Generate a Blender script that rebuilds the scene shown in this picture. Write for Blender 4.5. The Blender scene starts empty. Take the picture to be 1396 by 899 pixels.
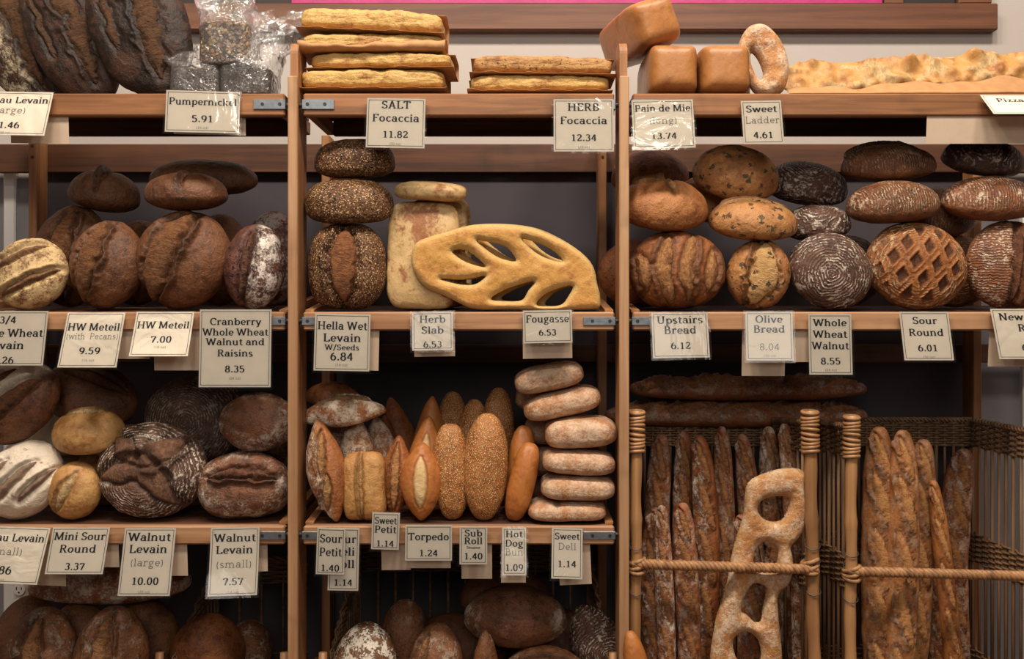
import bpy, math, random
import numpy as np
from mathutils import Matrix, Vector
from mathutils.bvhtree import BVHTree

random.seed(7)
SC = bpy.context.scene
COL = SC.collection
S, D, CZ = 0.0016, 2.05, 1.5          # metres per photo pixel at the shelf fronts, camera distance, camera height
R = math.radians

def kpx(Y): return S * (D + Y) / D
def pos(px, py, Y): return np.array([(px - 698) * kpx(Y), Y, CZ - (py - 449.5) * kpx(Y)])

# ------------------------------------------------------------------ objects
def mesh_obj(name, V, F, mat=None, parent=None, smooth=True, attrs=None):
    me = bpy.data.meshes.new(name)
    V = np.asarray(V, dtype=np.float32)
    me.vertices.add(len(V)); me.vertices.foreach_set('co', V.ravel())
    if isinstance(F, np.ndarray):
        n, k = F.shape
        me.loops.add(n * k); me.loops.foreach_set('vertex_index', F.ravel().astype(np.int32))
        me.polygons.add(n); me.polygons.foreach_set('loop_start', np.arange(0, n * k, k, dtype=np.int32))
    else:
        tot = sum(len(f) for f in F)
        me.loops.add(tot); me.loops.foreach_set('vertex_index', np.fromiter((i for f in F for i in f), dtype=np.int32, count=tot))
        st, s = [], 0
        for f in F: st.append(s); s += len(f)
        me.polygons.add(len(F)); me.polygons.foreach_set('loop_start', np.array(st, dtype=np.int32))
    me.polygons.foreach_set('use_smooth', np.full(len(F), smooth))
    me.update(calc_edges=True)
    for k, a in (attrs or {}).items():
        at = me.attributes.new(k, 'FLOAT', 'POINT'); at.data.foreach_set('value', np.asarray(a, dtype=np.float32))
    o = bpy.data.objects.new(name, me); COL.objects.link(o)
    if mat: me.materials.append(mat)
    if parent: o.parent = parent
    return o
def tag(o, label, cat, group=None, kind=None):
    o['label'] = label; o['category'] = cat
    if group: o['group'] = group
    if kind: o['kind'] = kind
    return o
def empty(name, loc, label, cat, group=None, rot=None):
    o = bpy.data.objects.new(name, None); COL.objects.link(o); o.location = loc
    if rot: o.rotation_euler = rot
    return tag(o, label, cat, group)

class MB:
    def __init__(s): s.V = []; s.F = []
    def add(s, V, F):
        b = len(s.V); s.V += [tuple(v) for v in V]; s.F += [tuple(b + i for i in f) for f in F]
    def box(s, x0, x1, y0, y1, z0, z1, bv=0.0015, shear=None):
        # chamfered box: three nested rings of corners
        V = []; F = []
        b = min(bv, (x1-x0)/3, (y1-y0)/3, (z1-z0)/3)
        idx = {}
        for sx in (0, 1):
            for sy in (0, 1):
                for sz in (0, 1):
                    X, Y, Z = (x0, x1)[sx], (y0, y1)[sy], (z0, z1)[sz]
                    ix, iy, iz = (b, -b)[sx], (b, -b)[sy], (b, -b)[sz]
                    idx[sx, sy, sz, 0] = len(V); V.append((X, Y + iy, Z + iz))
                    idx[sx, sy, sz, 1] = len(V); V.append((X + ix, Y, Z + iz))
                    idx[sx, sy, sz, 2] = len(V); V.append((X + ix, Y + iy, Z))
        for a in (0, 1):
            q = [(a, 0, 0), (a, 1, 0), (a, 1, 1), (a, 0, 1)]; F.append([idx[c + (0,)] for c in (q if a else q[::-1])])
            q = [(0, a, 0), (0, a, 1), (1, a, 1), (1, a, 0)]; F.append([idx[c + (1,)] for c in (q if a else q[::-1])])
            q = [(0, 0, a), (1, 0, a), (1, 1, a), (0, 1, a)]; F.append([idx[c + (2,)] for c in (q if a else q[::-1])])
        for a in (0, 1):
            for c in (0, 1):
                F.append([idx[a, c, 0, 0], idx[a, c, 1, 0], idx[a, c, 1, 1], idx[a, c, 0, 1]])
                F.append([idx[a, 0, c, 0], idx[a, 1, c, 0], idx[a, 1, c, 2], idx[a, 0, c, 2]])
                F.append([idx[0, a, c, 1], idx[1, a, c, 1], idx[1, a, c, 2], idx[0, a, c, 2]])
        for k in [(a, c, d) for a in (0, 1) for c in (0, 1) for d in (0, 1)]: F.append([idx[k + (i,)] for i in range(3)])
        if shear: V = [shear(v) for v in V]
        s.add(V, F)
    def tube(s, pts, r, k=8, caps=True):
        P = np.asarray(pts, float); n = len(P)
        rr = np.full(n, r) if np.isscalar(r) else np.asarray(r)
        T = np.gradient(P, axis=0); T /= np.linalg.norm(T, axis=1)[:, None] + 1e-12
        ref = np.array([0.13, 0.97, 0.2]) if abs(T[0][1]) < .8 else np.array([1.0, 0.1, 0.1])
        V = []
        N = ref - T[0] * ref.dot(T[0]); N /= np.linalg.norm(N)
        for i in range(n):
            N = N - T[i] * N.dot(T[i]); N /= np.linalg.norm(N); B = np.cross(T[i], N)
            for j in range(k):
                a = 2 * math.pi * j / k
                V.append(P[i] + rr[i] * (math.cos(a) * N + math.sin(a) * B))
        F = [[i*k + j, i*k + (j+1) % k, (i+1)*k + (j+1) % k, (i+1)*k + j] for i in range(n-1) for j in range(k)]
        if caps: F += [list(range(k))[::-1], [(n-1)*k + j for j in range(k)]]
        s.add(V, F)
    def cyl(s, c, r, h, axis=1, k=16):
        c = np.array(c, float); d = np.zeros(3); d[axis] = h / 2
        e = d * .85
        s.tube([c - d, c - e, c, c + e, c + d], [r*.9, r, r, r, r*.9], k)
    def build(s, name, mat, parent=None, smooth=False):
        return mesh_obj(name, np.array(s.V) if s.V else np.zeros((0, 3)), s.F, mat, parent, smooth)

# ------------------------------------------------------------------ noise
def _h(ix, iy, iz, seed):
    h = (ix * 374761393 + iy * 668265263 + iz * 2147483647 + seed * 974634777).astype(np.int64) & 0xffffffff
    h = ((h ^ (h >> 13)) * 1274126177) & 0xffffffff
    h = ((h ^ (h >> 16)) * 2246822519) & 0xffffffff
    return ((h ^ (h >> 15)) & 0xffff) / 32767.5 - 1.0
def noise3(P, f, seed=0):
    Q = P * f + 57.3; I = np.floor(Q).astype(np.int64); T = Q - I; T = T * T * (3 - 2 * T)
    r = 0
    for dx in (0, 1):
        for dy in (0, 1):
            for dz in (0, 1):
                w = (T[:, 0] if dx else 1 - T[:, 0]) * (T[:, 1] if dy else 1 - T[:, 1]) * (T[:, 2] if dz else 1 - T[:, 2])
                r = r + w * _h(I[:, 0] + dx, I[:, 1] + dy, I[:, 2] + dz, seed)
    return r
def fbm(P, f, o=3, seed=0):
    r = 0; a = 1; t = 0
    for i in range(o): r = r + a * noise3(P, f * 2 ** i, seed + i * 11); t += a; a *= .5
    return r / t
def sstep(a, b, x): t = np.clip((x - a) / (b - a), 0, 1); return t * t * (3 - 2 * t)

# ------------------------------------------------------------------ materials
def lin(c):
    r = []
    for v in c[:3]:
        v = v / 255.0; r.append(v / 12.92 if v <= 0.04045 else ((v + 0.055) / 1.055) ** 2.4)
    return (*r, 1.0)
class NT:
    def __init__(s, name):
        s.m = bpy.data.materials.new(name); s.m.use_nodes = True; s.t = s.m.node_tree; s.t.nodes.clear()
        s.out = s.t.nodes.new('ShaderNodeOutputMaterial')
    def n(s, typ, _in=None, **kw):
        nd = s.t.nodes.new('ShaderNode' + typ)
        for k, v in kw.items(): setattr(nd, k, v)
        for k, v in (_in or {}).items():
            sock = nd.inputs[k]
            if isinstance(v, bpy.types.NodeSocket): s.t.links.new(v, sock)
            else: sock.default_value = v
        return nd
    def math(s, op, a, b=0.0, c=None, clamp=False):
        d = {0: a, 1: b}
        if c is not None: d[2] = c
        nd = s.n('Math', d, operation=op); nd.use_clamp = clamp; return nd.outputs[0]
    def mix(s, f, a, b):
        nd = s.t.nodes.new('ShaderNodeMix'); nd.data_type = 'RGBA'
        for i, v in ((0, f), (6, a), (7, b)):
            if isinstance(v, bpy.types.NodeSocket): s.t.links.new(v, nd.inputs[i])
            else: nd.inputs[i].default_value = v
        return nd.outputs[2]
    def ramp(s, f, a, b):   # smooth map range
        nd = s.n('MapRange', {0: f, 1: a, 2: b, 3: 0.0, 4: 1.0}); nd.interpolation_type = 'SMOOTHSTEP'; return nd.outputs[0]
    def noise(s, vec, sc, det=3, rough=.55, dist=0.0):
        return s.n('TexNoise', {'Vector': vec, 'Scale': sc, 'Detail': det, 'Roughness': rough, 'Distortion': dist}).outputs[0]
    def done(s, shader): s.t.links.new(shader, s.out.inputs[0]); return s.m
    def coords(s, rnd=True):
        tc = s.n('TexCoord').outputs['Object']
        if not rnd: return tc, tc
        oi = s.n('ObjectInfo').outputs['Random']
        off = s.n('VectorMath', {0: tc, 1: (1, 1, 1)}, operation='MULTIPLY').outputs[0]
        o2 = s.n('CombineXYZ', {0: s.math('MULTIPLY', oi, 9.1), 1: s.math('MULTIPLY', oi, 5.7), 2: s.math('MULTIPLY', oi, 3.3)}).outputs[0]
        return s.n('VectorMath', {0: off, 1: o2}, operation='ADD').outputs[0], tc
    def attr(s, name): return s.n('Attribute', attribute_name=name).outputs['Fac']

def wood_mat(name, a, b, axis, rough=.55, sc=1.0):
    t = NT(name); v, _ = t.coords()
    st = [70 * sc] * 3; st[axis] = 3.2 * sc
    mv = t.n('Mapping', {'Vector': v, 'Scale': tuple(st)}).outputs[0]
    n1 = t.noise(mv, 1.0, 5, .6, .6)
    st2 = [14 * sc] * 3; st2[axis] = .9 * sc
    mv2 = t.n('Mapping', {'Vector': v, 'Scale': tuple(st2)}).outputs[0]
    n2 = t.noise(mv2, 1.0, 3, .5, .8)
    f = t.math('ADD', t.math('MULTIPLY', n1, .55), t.math('MULTIPLY', n2, .55))
    c = t.mix(t.ramp(f, .38, .72), lin(a), lin(b))
    n3 = t.noise(v, 9, 2); c = t.mix(t.math('MULTIPLY', t.ramp(n3, .55, .75), .35), c, lin(tuple(x * .6 for x in b)))
    bp = t.n('Bump', {'Strength': .25, 'Distance': .001, 'Height': n1}).outputs[0]
    return t.done(t.n('BsdfPrincipled', {'Base Color': c, 'Roughness': rough, 'Normal': bp}).outputs[0])

def bread_mat(name, base, dark, score, flour=(232, 218, 195), mode='dust', fl=1.0, rough=.5, bump=.6, seeds=None,
              spots=None, patch=(.42, .66), rs=220.0, scoredark=None, coat=0.0, burnt=None, fth=(.45, .62), mott=.5, smooth=False):
    base, dark, score = crust(base), crust(dark), crust(score); scoredark = crust(scoredark) if scoredark else None
    t = NT(name); v, tc = t.coords()
    big = t.noise(v, 16, 3, .55); mid = t.noise(v, 55, 4, .62, .4); fine = t.noise(v, 230, 4, .7); vfine = t.noise(v, 520, 2, .6)
    f = t.math('ADD', t.math('MULTIPLY', big, .6), t.math('MULTIPLY', mid, .4))
    c = t.mix(t.ramp(f, patch[0], patch[1]), lin(base), lin(dark))
    c = t.mix(t.math('MULTIPLY', t.ramp(mid, .52, .68), mott), c, lin(tuple(x * .68 for x in dark)))
    c = t.mix(t.math('MULTIPLY', t.ramp(fine, .5, .66), mott * .8), c, lin(tuple(min(255, x * 1.25) for x in base)))
    c = t.mix(t.math('MULTIPLY', t.ramp(fine, .46, .34), mott * .8), c, lin(tuple(x * .62 for x in dark)))
    sc = t.attr('score')
    sf = t.math('MULTIPLY', sc, t.ramp(t.math('ADD', sc, t.math('MULTIPLY', t.noise(v, 90, 4, .7), .9)), .55, .95))
    sd = scoredark or tuple(x * .66 for x in score)
    str_ = t.noise(t.n('Mapping', {'Vector': v, 'Scale': (1.0, .45, 1.0)}).outputs[0], 150, 5, .72, .6)
    scol = t.mix(t.ramp(t.math('ADD', t.math('MULTIPLY', str_, .7), t.math('MULTIPLY', mid, .3)), .36, .60), lin(sd), lin(score))
    c = t.mix(sf, c, scol)
    c = t.mix(t.math('MULTIPLY', t.attr('edge'), .75), c, lin(burnt or tuple(x * .5 for x in dark)))
    h = t.math('ADD', t.math('MULTIPLY', fine, .45), t.math('MULTIPLY', mid, .55 if smooth else 1.1))
    h = t.math('ADD', h, t.math('MULTIPLY', vfine, .12))
    h = t.math('ADD', h, t.math('MULTIPLY', t.math('MULTIPLY', sf, str_), 2.0))
    if spots:
        vo = t.n('TexVoronoi', {'Vector': v, 'Scale': spots[1], 'Randomness': 1.0})
        sp = t.ramp(t.math('ADD', vo.outputs['Distance'], t.math('MULTIPLY', t.math('SUBTRACT', t.noise(v, 130, 3, .6), .5), 1.1)), spots[2] + .05, spots[2])
        c = t.mix(sp, c, lin(spots[0])); h = t.math('SUBTRACT', h, t.math('MULTIPLY', sp, 1.2))
    if seeds:
        mv = t.n('Mapping', {'Vector': v, 'Rotation': (.5, .4, .8), 'Scale': (1, 1.6, 1.2)}).outputs[0]
        vo = t.n('TexVoronoi', {'Vector': mv, 'Scale': seeds[1], 'Randomness': 1.0})
        sp = t.ramp(vo.outputs['Distance'], seeds[2] + .08, seeds[2] - .05)
        sx = t.n('SeparateXYZ', {0: vo.outputs['Color']})
        c2 = t.mix(t.ramp(sx.outputs[0], .50, .56), lin(seeds[0][0]), lin(seeds[0][1]))
        if len(seeds[0]) > 2: c2 = t.mix(t.ramp(sx.outputs[1], .68, .72), c2, lin(seeds[0][2]))
        keep = t.math('SUBTRACT', 1.0, t.math('MULTIPLY', sc, 1.0), clamp=True)
        if len(seeds) > 3: keep = t.math('MULTIPLY', keep, t.ramp(sx.outputs[2], seeds[3], seeds[3] + .05))
        sp = t.math('MULTIPLY', sp, keep)
        c = t.mix(sp, c, c2); h = t.math('ADD', h, t.math('MULTIPLY', sp, 1.8))
    fa = t.attr('flour')
    if mode in ('rings', 'lines'):
        dv = t.n('VectorMath', {0: tc, 1: t.n('CombineXYZ', {0: t.math('MULTIPLY', mid, .014), 1: t.math('MULTIPLY', big, .030), 2: 0.0}).outputs[0]}, operation='ADD').outputs[0]
        wv = t.n('TexWave', {'Vector': dv, 'Scale': rs / 6.28, 'Distortion': 2.2, 'Detail': 3.0, 'Detail Scale': 1.6}, wave_type='RINGS' if mode == 'rings' else 'BANDS')
        if mode == 'rings': wv.rings_direction = 'Z'
        else: wv.bands_direction = 'X'
        w = wv.outputs[1]
        pat = t.math('MULTIPLY', t.ramp(w, .5, .85), t.math('MULTIPLY', t.ramp(t.noise(v, 110, 4, .75), .44, .56), t.ramp(t.noise(v, 24, 4, .6), .36, .56)))
        pat = t.math('MAXIMUM', pat, t.math('MULTIPLY', t.ramp(t.noise(v, 40, 4, .72), .55, .66), .75))
        h = t.math('ADD', h, t.math('MULTIPLY', t.math('MULTIPLY', w, fa), .3))
    else:
        pat = t.ramp(t.math('ADD', t.math('MULTIPLY', t.noise(v, 32, 5, .65), .6), t.math('MULTIPLY', t.noise(v, 190, 4, .75), .4)), fth[0], fth[1])
    ff = t.math('MULTIPLY', t.math('MULTIPLY', fa, fl), pat, clamp=True)
    c = t.mix(t.math('MULTIPLY', ff, .9), c, lin(flour)); h = t.math('ADD', h, t.math('MULTIPLY', ff, .4))
    bp = t.n('Bump', {'Strength': min(1, bump * 1.3), 'Distance': .0036, 'Height': h}).outputs[0]
    ro = t.math('ADD', rough, t.math('MULTIPLY', t.math('MAXIMUM', ff, sc), .25), clamp=True)
    p = t.n('BsdfPrincipled', {'Base Color': c, 'Roughness': ro, 'Normal': bp, 'Specular IOR Level': .4})
    if coat: p.inputs['Coat Weight'].default_value = coat; p.inputs['Coat Roughness'].default_value = .35
    return t.done(p.outputs[0])

def plain_mat(name, c, rough=.6, metal=0.0, bump=0.0, bs=80, var=0.0):
    t = NT(name); v, _ = t.coords()
    n = t.noise(v, bs, 3)
    col = t.mix(t.math('MULTIPLY', t.ramp(n, .3, .7), var), lin(c), lin(tuple(x * .7 for x in c)))
    i = {'Base Color': col, 'Roughness': rough, 'Metallic': metal}
    if bump: i['Normal'] = t.n('Bump', {'Strength': bump, 'Distance': .003, 'Height': n}).outputs[0]
    return t.done(t.n('BsdfPrincipled', i).outputs[0])
def clear_mat(name, haze, bumpd, bs, rough=.06, tint=(1, 1, 1, 1), gl=1.0):
    t = NT(name); v, _ = t.coords()
    n = t.noise(v, bs, 3, .55, 1.5)
    bp = t.n('Bump', {'Strength': 1.0, 'Distance': bumpd, 'Height': n}).outputs[0]
    fr = t.math('MULTIPLY', t.n('Fresnel', {'IOR': 1.5, 'Normal': bp}).outputs[0], gl, clamp=True)
    gls = t.n('BsdfGlossy', {'Color': (1, 1, 1, 1), 'Roughness': rough, 'Normal': bp}).outputs[0]
    tr = t.n('BsdfTransparent', {'Color': tint}).outputs[0]
    df = t.n('BsdfDiffuse', {'Color': (.8, .8, .8, 1)}).outputs[0]
    a = t.n('MixShader', {0: haze, 1: tr, 2: df}).outputs[0]
    return t.done(t.n('MixShader', {0: fr, 1: a, 2: gls}).outputs[0])

def crust(c):
    g = sum(c) / 3; return tuple((v * .88 + g * .12) * CRUST_GAIN for v in c)
CRUST_GAIN = .90
W_POST = wood_mat('upright_wood', (188, 148, 110), (156, 114, 78), 2)
W_POST2 = wood_mat('rear_post_wood', (170, 118, 74), (120, 78, 48), 2)
W_SHELF = wood_mat('shelf_wood', (190, 146, 108), (148, 104, 70), 0)
W_SHELF_TOP = wood_mat('top_shelf_wood', (168, 116, 74), (118, 76, 46), 0)
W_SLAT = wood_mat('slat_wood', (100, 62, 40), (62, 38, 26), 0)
W_SIDE = wood_mat('side_rail_wood', (186, 132, 84), (140, 92, 56), 1)
W_FRAME = wood_mat('picture_frame_wood', (118, 76, 52), (90, 54, 36), 0, .5)
M_METAL = plain_mat('galvanised_metal', (150, 156, 162), .42, .85, .2, 60, .4)
M_SCREW = plain_mat('screw_steel', (70, 66, 62), .5, .7)
M_CARD = plain_mat('card_paper', (236, 226, 208), .75, 0, .05, 40, .08)
M_CARDB = plain_mat('card_back_paper', (205, 182, 158), .75, 0, .05, 40, .1)
M_INK = plain_mat('black_ink', (26, 24, 26), .6)
M_INKL = plain_mat('grey_ink', (110, 104, 98), .6)
M_SLEEVE = clear_mat('clear_sleeve', .006, .0022, 9, .10, gl=.75)
M_BAG = clear_mat('clear_bag', .06, .007, 45, .12, gl=1.7)
M_PAPER = plain_mat('kraft_paper', (196, 144, 94), .7, 0, .5, 40, .35)
M_WALL = plain_mat('wall_paint', (188, 180, 174), .8, 0, .1, 14, .04)
M_TRIMW = plain_mat('white_trim_paint', (222, 220, 216), .5)
M_WICK = wood_mat('willow_wicker', (188, 140, 94), (128, 88, 56), 2, .5, 1.5)
M_WICKM = wood_mat('grey_brown_wicker', (158, 122, 88), (104, 76, 52), 2, .55, 1.5)
M_WICKD = wood_mat('brown_wicker', (130, 96, 66), (80, 54, 36), 0, .6, 1.5)
M_RATTAN = wood_mat('rattan_pole', (186, 140, 94), (146, 104, 66), 2, .4, .8)
M_WIRE = plain_mat('binding_wire', (86, 84, 88), .45, .6)
M_PLATE = plain_mat('outlet_plate', (188, 178, 160), .45)
M_OUT = plain_mat('outlet_socket', (225, 222, 215), .4)
M_HOLE = plain_mat('outlet_slot', (14, 13, 12), .6)
M_PINK = plain_mat('magenta_sheet', (186, 44, 118), .45, 0, .6, 18, .3)
M_DARKB = plain_mat('dark_panel', (38, 30, 28), .6)

# ------------------------------------------------------------------ bread bodies
_cs = {}
def cubesphere(n):
    if n in _cs: return _cs[n]
    g = np.tan(np.linspace(-1, 1, n + 1) * math.pi / 4)
    Vs, Fs, b = [], [], 0
    A, B = np.meshgrid(g, g, indexing='ij'); A, B = A.ravel(), B.ravel(); O = np.ones_like(A)
    i, j = np.meshgrid(np.arange(n), np.arange(n), indexing='ij'); q = (i * (n + 1) + j).ravel()
    quad = np.stack([q, q + n + 1, q + n + 2, q + 1], 1)
    for k in range(6):
        P = [(O, A, B), (-O, B, A), (B, O, A), (A, -O, B), (A, B, O), (B, A, -O)][k]
        Vs.append(np.stack(P, 1)); Fs.append(quad + b); b += (n + 1) ** 2
    V = np.concatenate(Vs); F = np.concatenate(Fs); V /= np.linalg.norm(V, axis=1)[:, None]
    _, idx, inv = np.unique(np.round(V, 5), axis=0, return_index=True, return_inverse=True)
    _cs[n] = (V[idx], inv.ravel()[F]); return _cs[n]
def lathe_dirs(m, k):
    key = ('l', m, k)
    if key in _cs: return _cs[key]
    th = np.linspace(0.02, math.pi - .02, m); ph = np.arange(k) * 2 * math.pi / k
    T, P = np.meshgrid(th, ph, indexing='ij')
    V = np.stack([np.cos(T), np.sin(T) * np.cos(P), np.sin(T) * np.sin(P)], 2).reshape(-1, 3)
    i, j = np.meshgrid(np.arange(m - 1), np.arange(k), indexing='ij')
    F = np.stack([i*k + j, i*k + (j+1) % k, (i+1)*k + (j+1) % k, (i+1)*k + j], 2).reshape(-1, 4)
    F = F[:, ::-1]
    V = np.concatenate([V, [[1, 0, 0], [-1, 0, 0]]]); e = m * k
    c1 = np.array([[e, j, (j+1) % k, (j+1) % k] for j in range(k)])[:, ::-1]; c2 = np.array([[e+1, (m-1)*k + (j+1) % k, (m-1)*k + j, (m-1)*k + j] for j in range(k)])[:, ::-1]
    Ft = [tuple(f) for f in F] + [(e, (j+1) % k, j)[::-1] for j in range(k)] + [(e+1, (m-1)*k + j, (m-1)*k + (j+1) % k)[::-1] for j in range(k)]
    _cs[key] = (V, Ft); return _cs[key]

def seg_dist(U, Vv, pts):
    """signed side, distance and parameter to a polyline"""
    best = np.full(len(U), 1e9); tt = np.zeros(len(U)); sd = np.ones(len(U))
    P = np.array(pts, float); L = np.concatenate([[0], np.cumsum(np.linalg.norm(np.diff(P, axis=0), axis=1))])
    for i in range(len(P) - 1):
        a, b = P[i], P[i+1]; d = b - a; l2 = d.dot(d)
        t = np.clip(((U - a[0]) * d[0] + (Vv - a[1]) * d[1]) / l2, 0, 1)
        dx, dy = U - a[0] - t * d[0], Vv - a[1] - t * d[1]; q = np.hypot(dx, dy)
        m = q < best; best[m] = q[m]; tt[m] = ((L[i] + t * math.sqrt(l2)) / L[-1])[m]; sd[m] = np.sign(d[0] * dy - d[1] * dx)[m]
    return best, tt, sd

def loaf_mesh(L, W, T, n=40, a=2.0, b=2.2, bot=.55, pinch=0.0, slashes=(), lump=.03, fine=.008, seed=0, flour='none',
              dim=None, bend=0.0, dents=0, long=False, sq=0.0, lattice=0, jag=1.0):
    """Half-dimensions along x (length), y (width), z (top at +z). slashes: (points in u,v; width; depth; ear side)."""
    d, F = lathe_dirs(int(n * 3.2), int(n * 1.1)) if long else cubesphere(n)
    x, y, z = d[:, 0], d[:, 1], d[:, 2]
    if long:  # superellipse profile along the length, round section
        rr = np.sqrt(y*y + z*z) + 1e-9
        prof = (1 - np.abs(x) ** (a + pinch)) ** (1 / a); prof = np.clip(prof, 0, 1) * (1 - .0 * x)
        ab = np.abs(np.stack([y, z], 1)) / rr[:, None]; ab[rr < 1e-6] = .7; s2 = (ab[:, 0] ** b + ab[:, 1] ** b) ** (-1 / b)
        p = np.stack([x, y / rr * prof * s2, z / rr * prof * s2], 1)
    else:
        r = ((np.abs(x) ** a + np.abs(y) ** a) ** (b / a) + np.abs(z) ** b) ** (-1 / b)
        p = d * r[:, None]
        if pinch: k = 1 - pinch * np.abs(p[:, 0]) ** 2; p[:, 1] *= k; p[:, 2] *= 1 - .6 * pinch * np.abs(p[:, 0]) ** 2
    top = sstep(-.15, .25, p[:, 2])
    p[:, 2] = np.where(p[:, 2] < 0, p[:, 2] * bot, p[:, 2])
    if sq: p[:, 2] = np.where(p[:, 2] < -sq * bot, -sq * bot + (p[:, 2] + sq * bot) * .15, p[:, 2])
    H = np.array([L, W, T]) / 2; m = min(H)
    nrm = p / (H[None] / m); nrm /= np.linalg.norm(nrm, axis=1)[:, None] + 1e-9
    nf = 1.4 / m
    Q = p * H + seed * 3.17
    disp = lump * m * 2 * fbm(Q, nf * .55, 2, seed) + fine * 1.5 * m * 2 * fbm(Q, nf * 3, 3, seed + 5)
    score = np.zeros(len(p)); edge = np.zeros(len(p)); U = p[:, 0] * L / W; Vv = p[:, 1]
    wob = .07 * jag * fbm(np.stack([U, Vv, Vv * 0], 1), 3.0, 4, seed + 9)
    for pts, w, dep, ear in slashes:
        dd, tt, sd = seg_dist(U + wob, Vv + wob * .7, [(u * L / W, v) for u, v in pts])
        wt = w * np.sqrt(np.clip(1 - (2 * tt - 1) ** 2, 0.05, 1)) * (1 + .38 * jag * fbm(np.stack([U, Vv, U * 0], 1), 5.0, 3, seed + 3))
        s = (1 - sstep(.75, 1.05, dd / wt)) * top; score = np.maximum(score, s)
        e = np.exp(-((dd - wt) / .05) ** 2) * top * sstep(0.0, .1, tt * (1 - tt) * 4)
        disp += m * dep * (-1.1 * np.exp(-((dd - wt * .9) / (.07)) ** 2) * top + .35 * s * np.exp(-(dd / wt) ** 2))
        es = np.exp(-((dd * sd * (1 if ear >= 0 else -1) - wt - .07) / .07) ** 2) * top
        if ear: disp += m * dep * 1.2 * es * sstep(.0, .3, tt * (1 - tt) * 4)
        edge = np.maximum(edge, (es if ear else 0) * .8); edge = np.maximum(edge, e * .45)
    if lattice:
        uu, vv = U + wob * .5, Vv + wob * .5; s1, s2 = (uu + .62 * vv) * lattice, (uu - .62 * vv) * lattice
        dl = np.minimum(np.abs(s1 - np.round(s1)), np.abs(s2 - np.round(s2))); rr2 = np.hypot(p[:, 0], p[:, 1]); mk = top * sstep(.98, .78, rr2)
        ins = sstep(.17, .25, dl) * mk; score = np.maximum(score, ins); disp += m * (-.085 * ins + .05 * np.exp(-((dl - .17) / .05) ** 2) * mk - .05 * np.exp(-(dl / .05) ** 2) * mk * 0)
        edge = np.maximum(edge, np.exp(-((dl - .14) / .08) ** 2) * mk * .9)
    for k in range(dents):
        rs = np.random.RandomState(seed * 31 + k); c = rs.uniform(-.9, .9, 3); c /= np.linalg.norm(c)
        disp -= .08 * m * np.exp(-np.sum((d - c) ** 2, 1) / .02)
    P = p * H + nrm * disp[:, None]
    if bend: P[:, 1] += bend * W * (p[:, 0] ** 2 - .3)
    fl = np.zeros(len(p)); rad = np.hypot(p[:, 0], p[:, 1])
    if flour == 'top': fl = top * (1 - .9 * score)
    elif flour == 'all': fl = np.ones(len(p)) * (1 - .85 * score)
    elif flour == 'rim': fl = top * sstep(.35, .8, rad) * (1 - score)
    elif flour == 'half': fl = top * sstep(-.1, .3, p[:, 1]) * (1 - score)
    elif flour == 'halfn': fl = top * sstep(-.1, .3, -p[:, 1]) * (1 - score)
    elif flour == 'light': fl = top * .5 * (1 - score)
    elif flour == 'ends': fl = sstep(.55, .95, np.abs(p[:, 0])) * (1 - score)
    elif flour == 'edge': fl = (1 - top * sstep(.95, .5, rad)) * .9
    return P, F, {'score': score, 'edge': np.clip(edge, 0, 1), 'flour': fl}

def orient(p=0, roll=0, yaw=0, lean=0):
    Fm = Matrix(((1, 0, 0), (0, 0, -1), (0, 1, 0)))     # local z -> toward viewer (-y), local y -> up
    Rx = Matrix.Rotation(R(-p), 3, 'X')                 # top turns from the viewer up to the ceiling
    return Matrix.Rotation(R(yaw), 3, 'Z') @ Matrix.Rotation(R(-lean), 3, 'X') @ Matrix.Rotation(R(-roll), 3, 'Y') @ Fm @ Rx

SHZ = {0: (pos(0, 127, 0)[2], .03), 1: (pos(0, 425, 0)[2], .07), 2: (pos(0, 717, 0)[2], .03), 3: (pos(0, 990, 0)[2], 0.0)}
def shelf_z(row, y): return SHZ[row][0] + SHZ[row][1] * y
PLACED = []     # (bbox min, bbox max, bvh, row, bay)
WARN = []
def settle(name, V, F, M, loc, row, rest, px, py):
    Wv = V @ np.array(M).T + loc
    if rest == 'none': dz = 0
    elif rest == 'shelf': dz = -np.min(Wv[:, 2] - (shelf_z(row, Wv[:, 1])))
    else:
        lo, hi = Wv.min(0), Wv.max(0); zc = loc[2]
        mask = Wv[:, 2] < zc; idx = np.nonzero(mask)[0]; idx = idx[::max(1, len(idx) // 500)]
        sup = [b for b in PLACED if b[3] == row and b[0][0] < hi[0] and b[1][0] > lo[0] and b[0][1] < hi[1] and b[1][1] > lo[1] and b[0][2] < zc]
        gap = 1e9
        for i in idx:
            v = Wv[i]; g = v[2] - shelf_z(row, v[1])
            for b in sup:
                h = b[2].ray_cast(Vector((v[0], v[1], zc)), Vector((0, 0, -1)))
                if h[0] is not None and h[1].z > 0: g = min(g, v[2] - h[0].z)
            gap = min(gap, g)
        dz = -gap
        if abs(dz) > .012: WARN.append('%s (%d,%d) moved %.0f px' % (name, px, py, dz / kpx(loc[1])))
    if rest == 'drop': dz = max(-.05, min(.05, dz))
    loc = loc + np.array([0, 0, dz]); Wv = Wv + np.array([0, 0, dz])
    Fl = [tuple(f) for f in (F.tolist() if isinstance(F, np.ndarray) else F)]
    if rest != 'none' or True:
        PLACED.append((Wv.min(0), Wv.max(0), BVHTree.FromPolygons([tuple(v) for v in Wv], Fl), row))
    return loc
_seed = [1]
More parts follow.
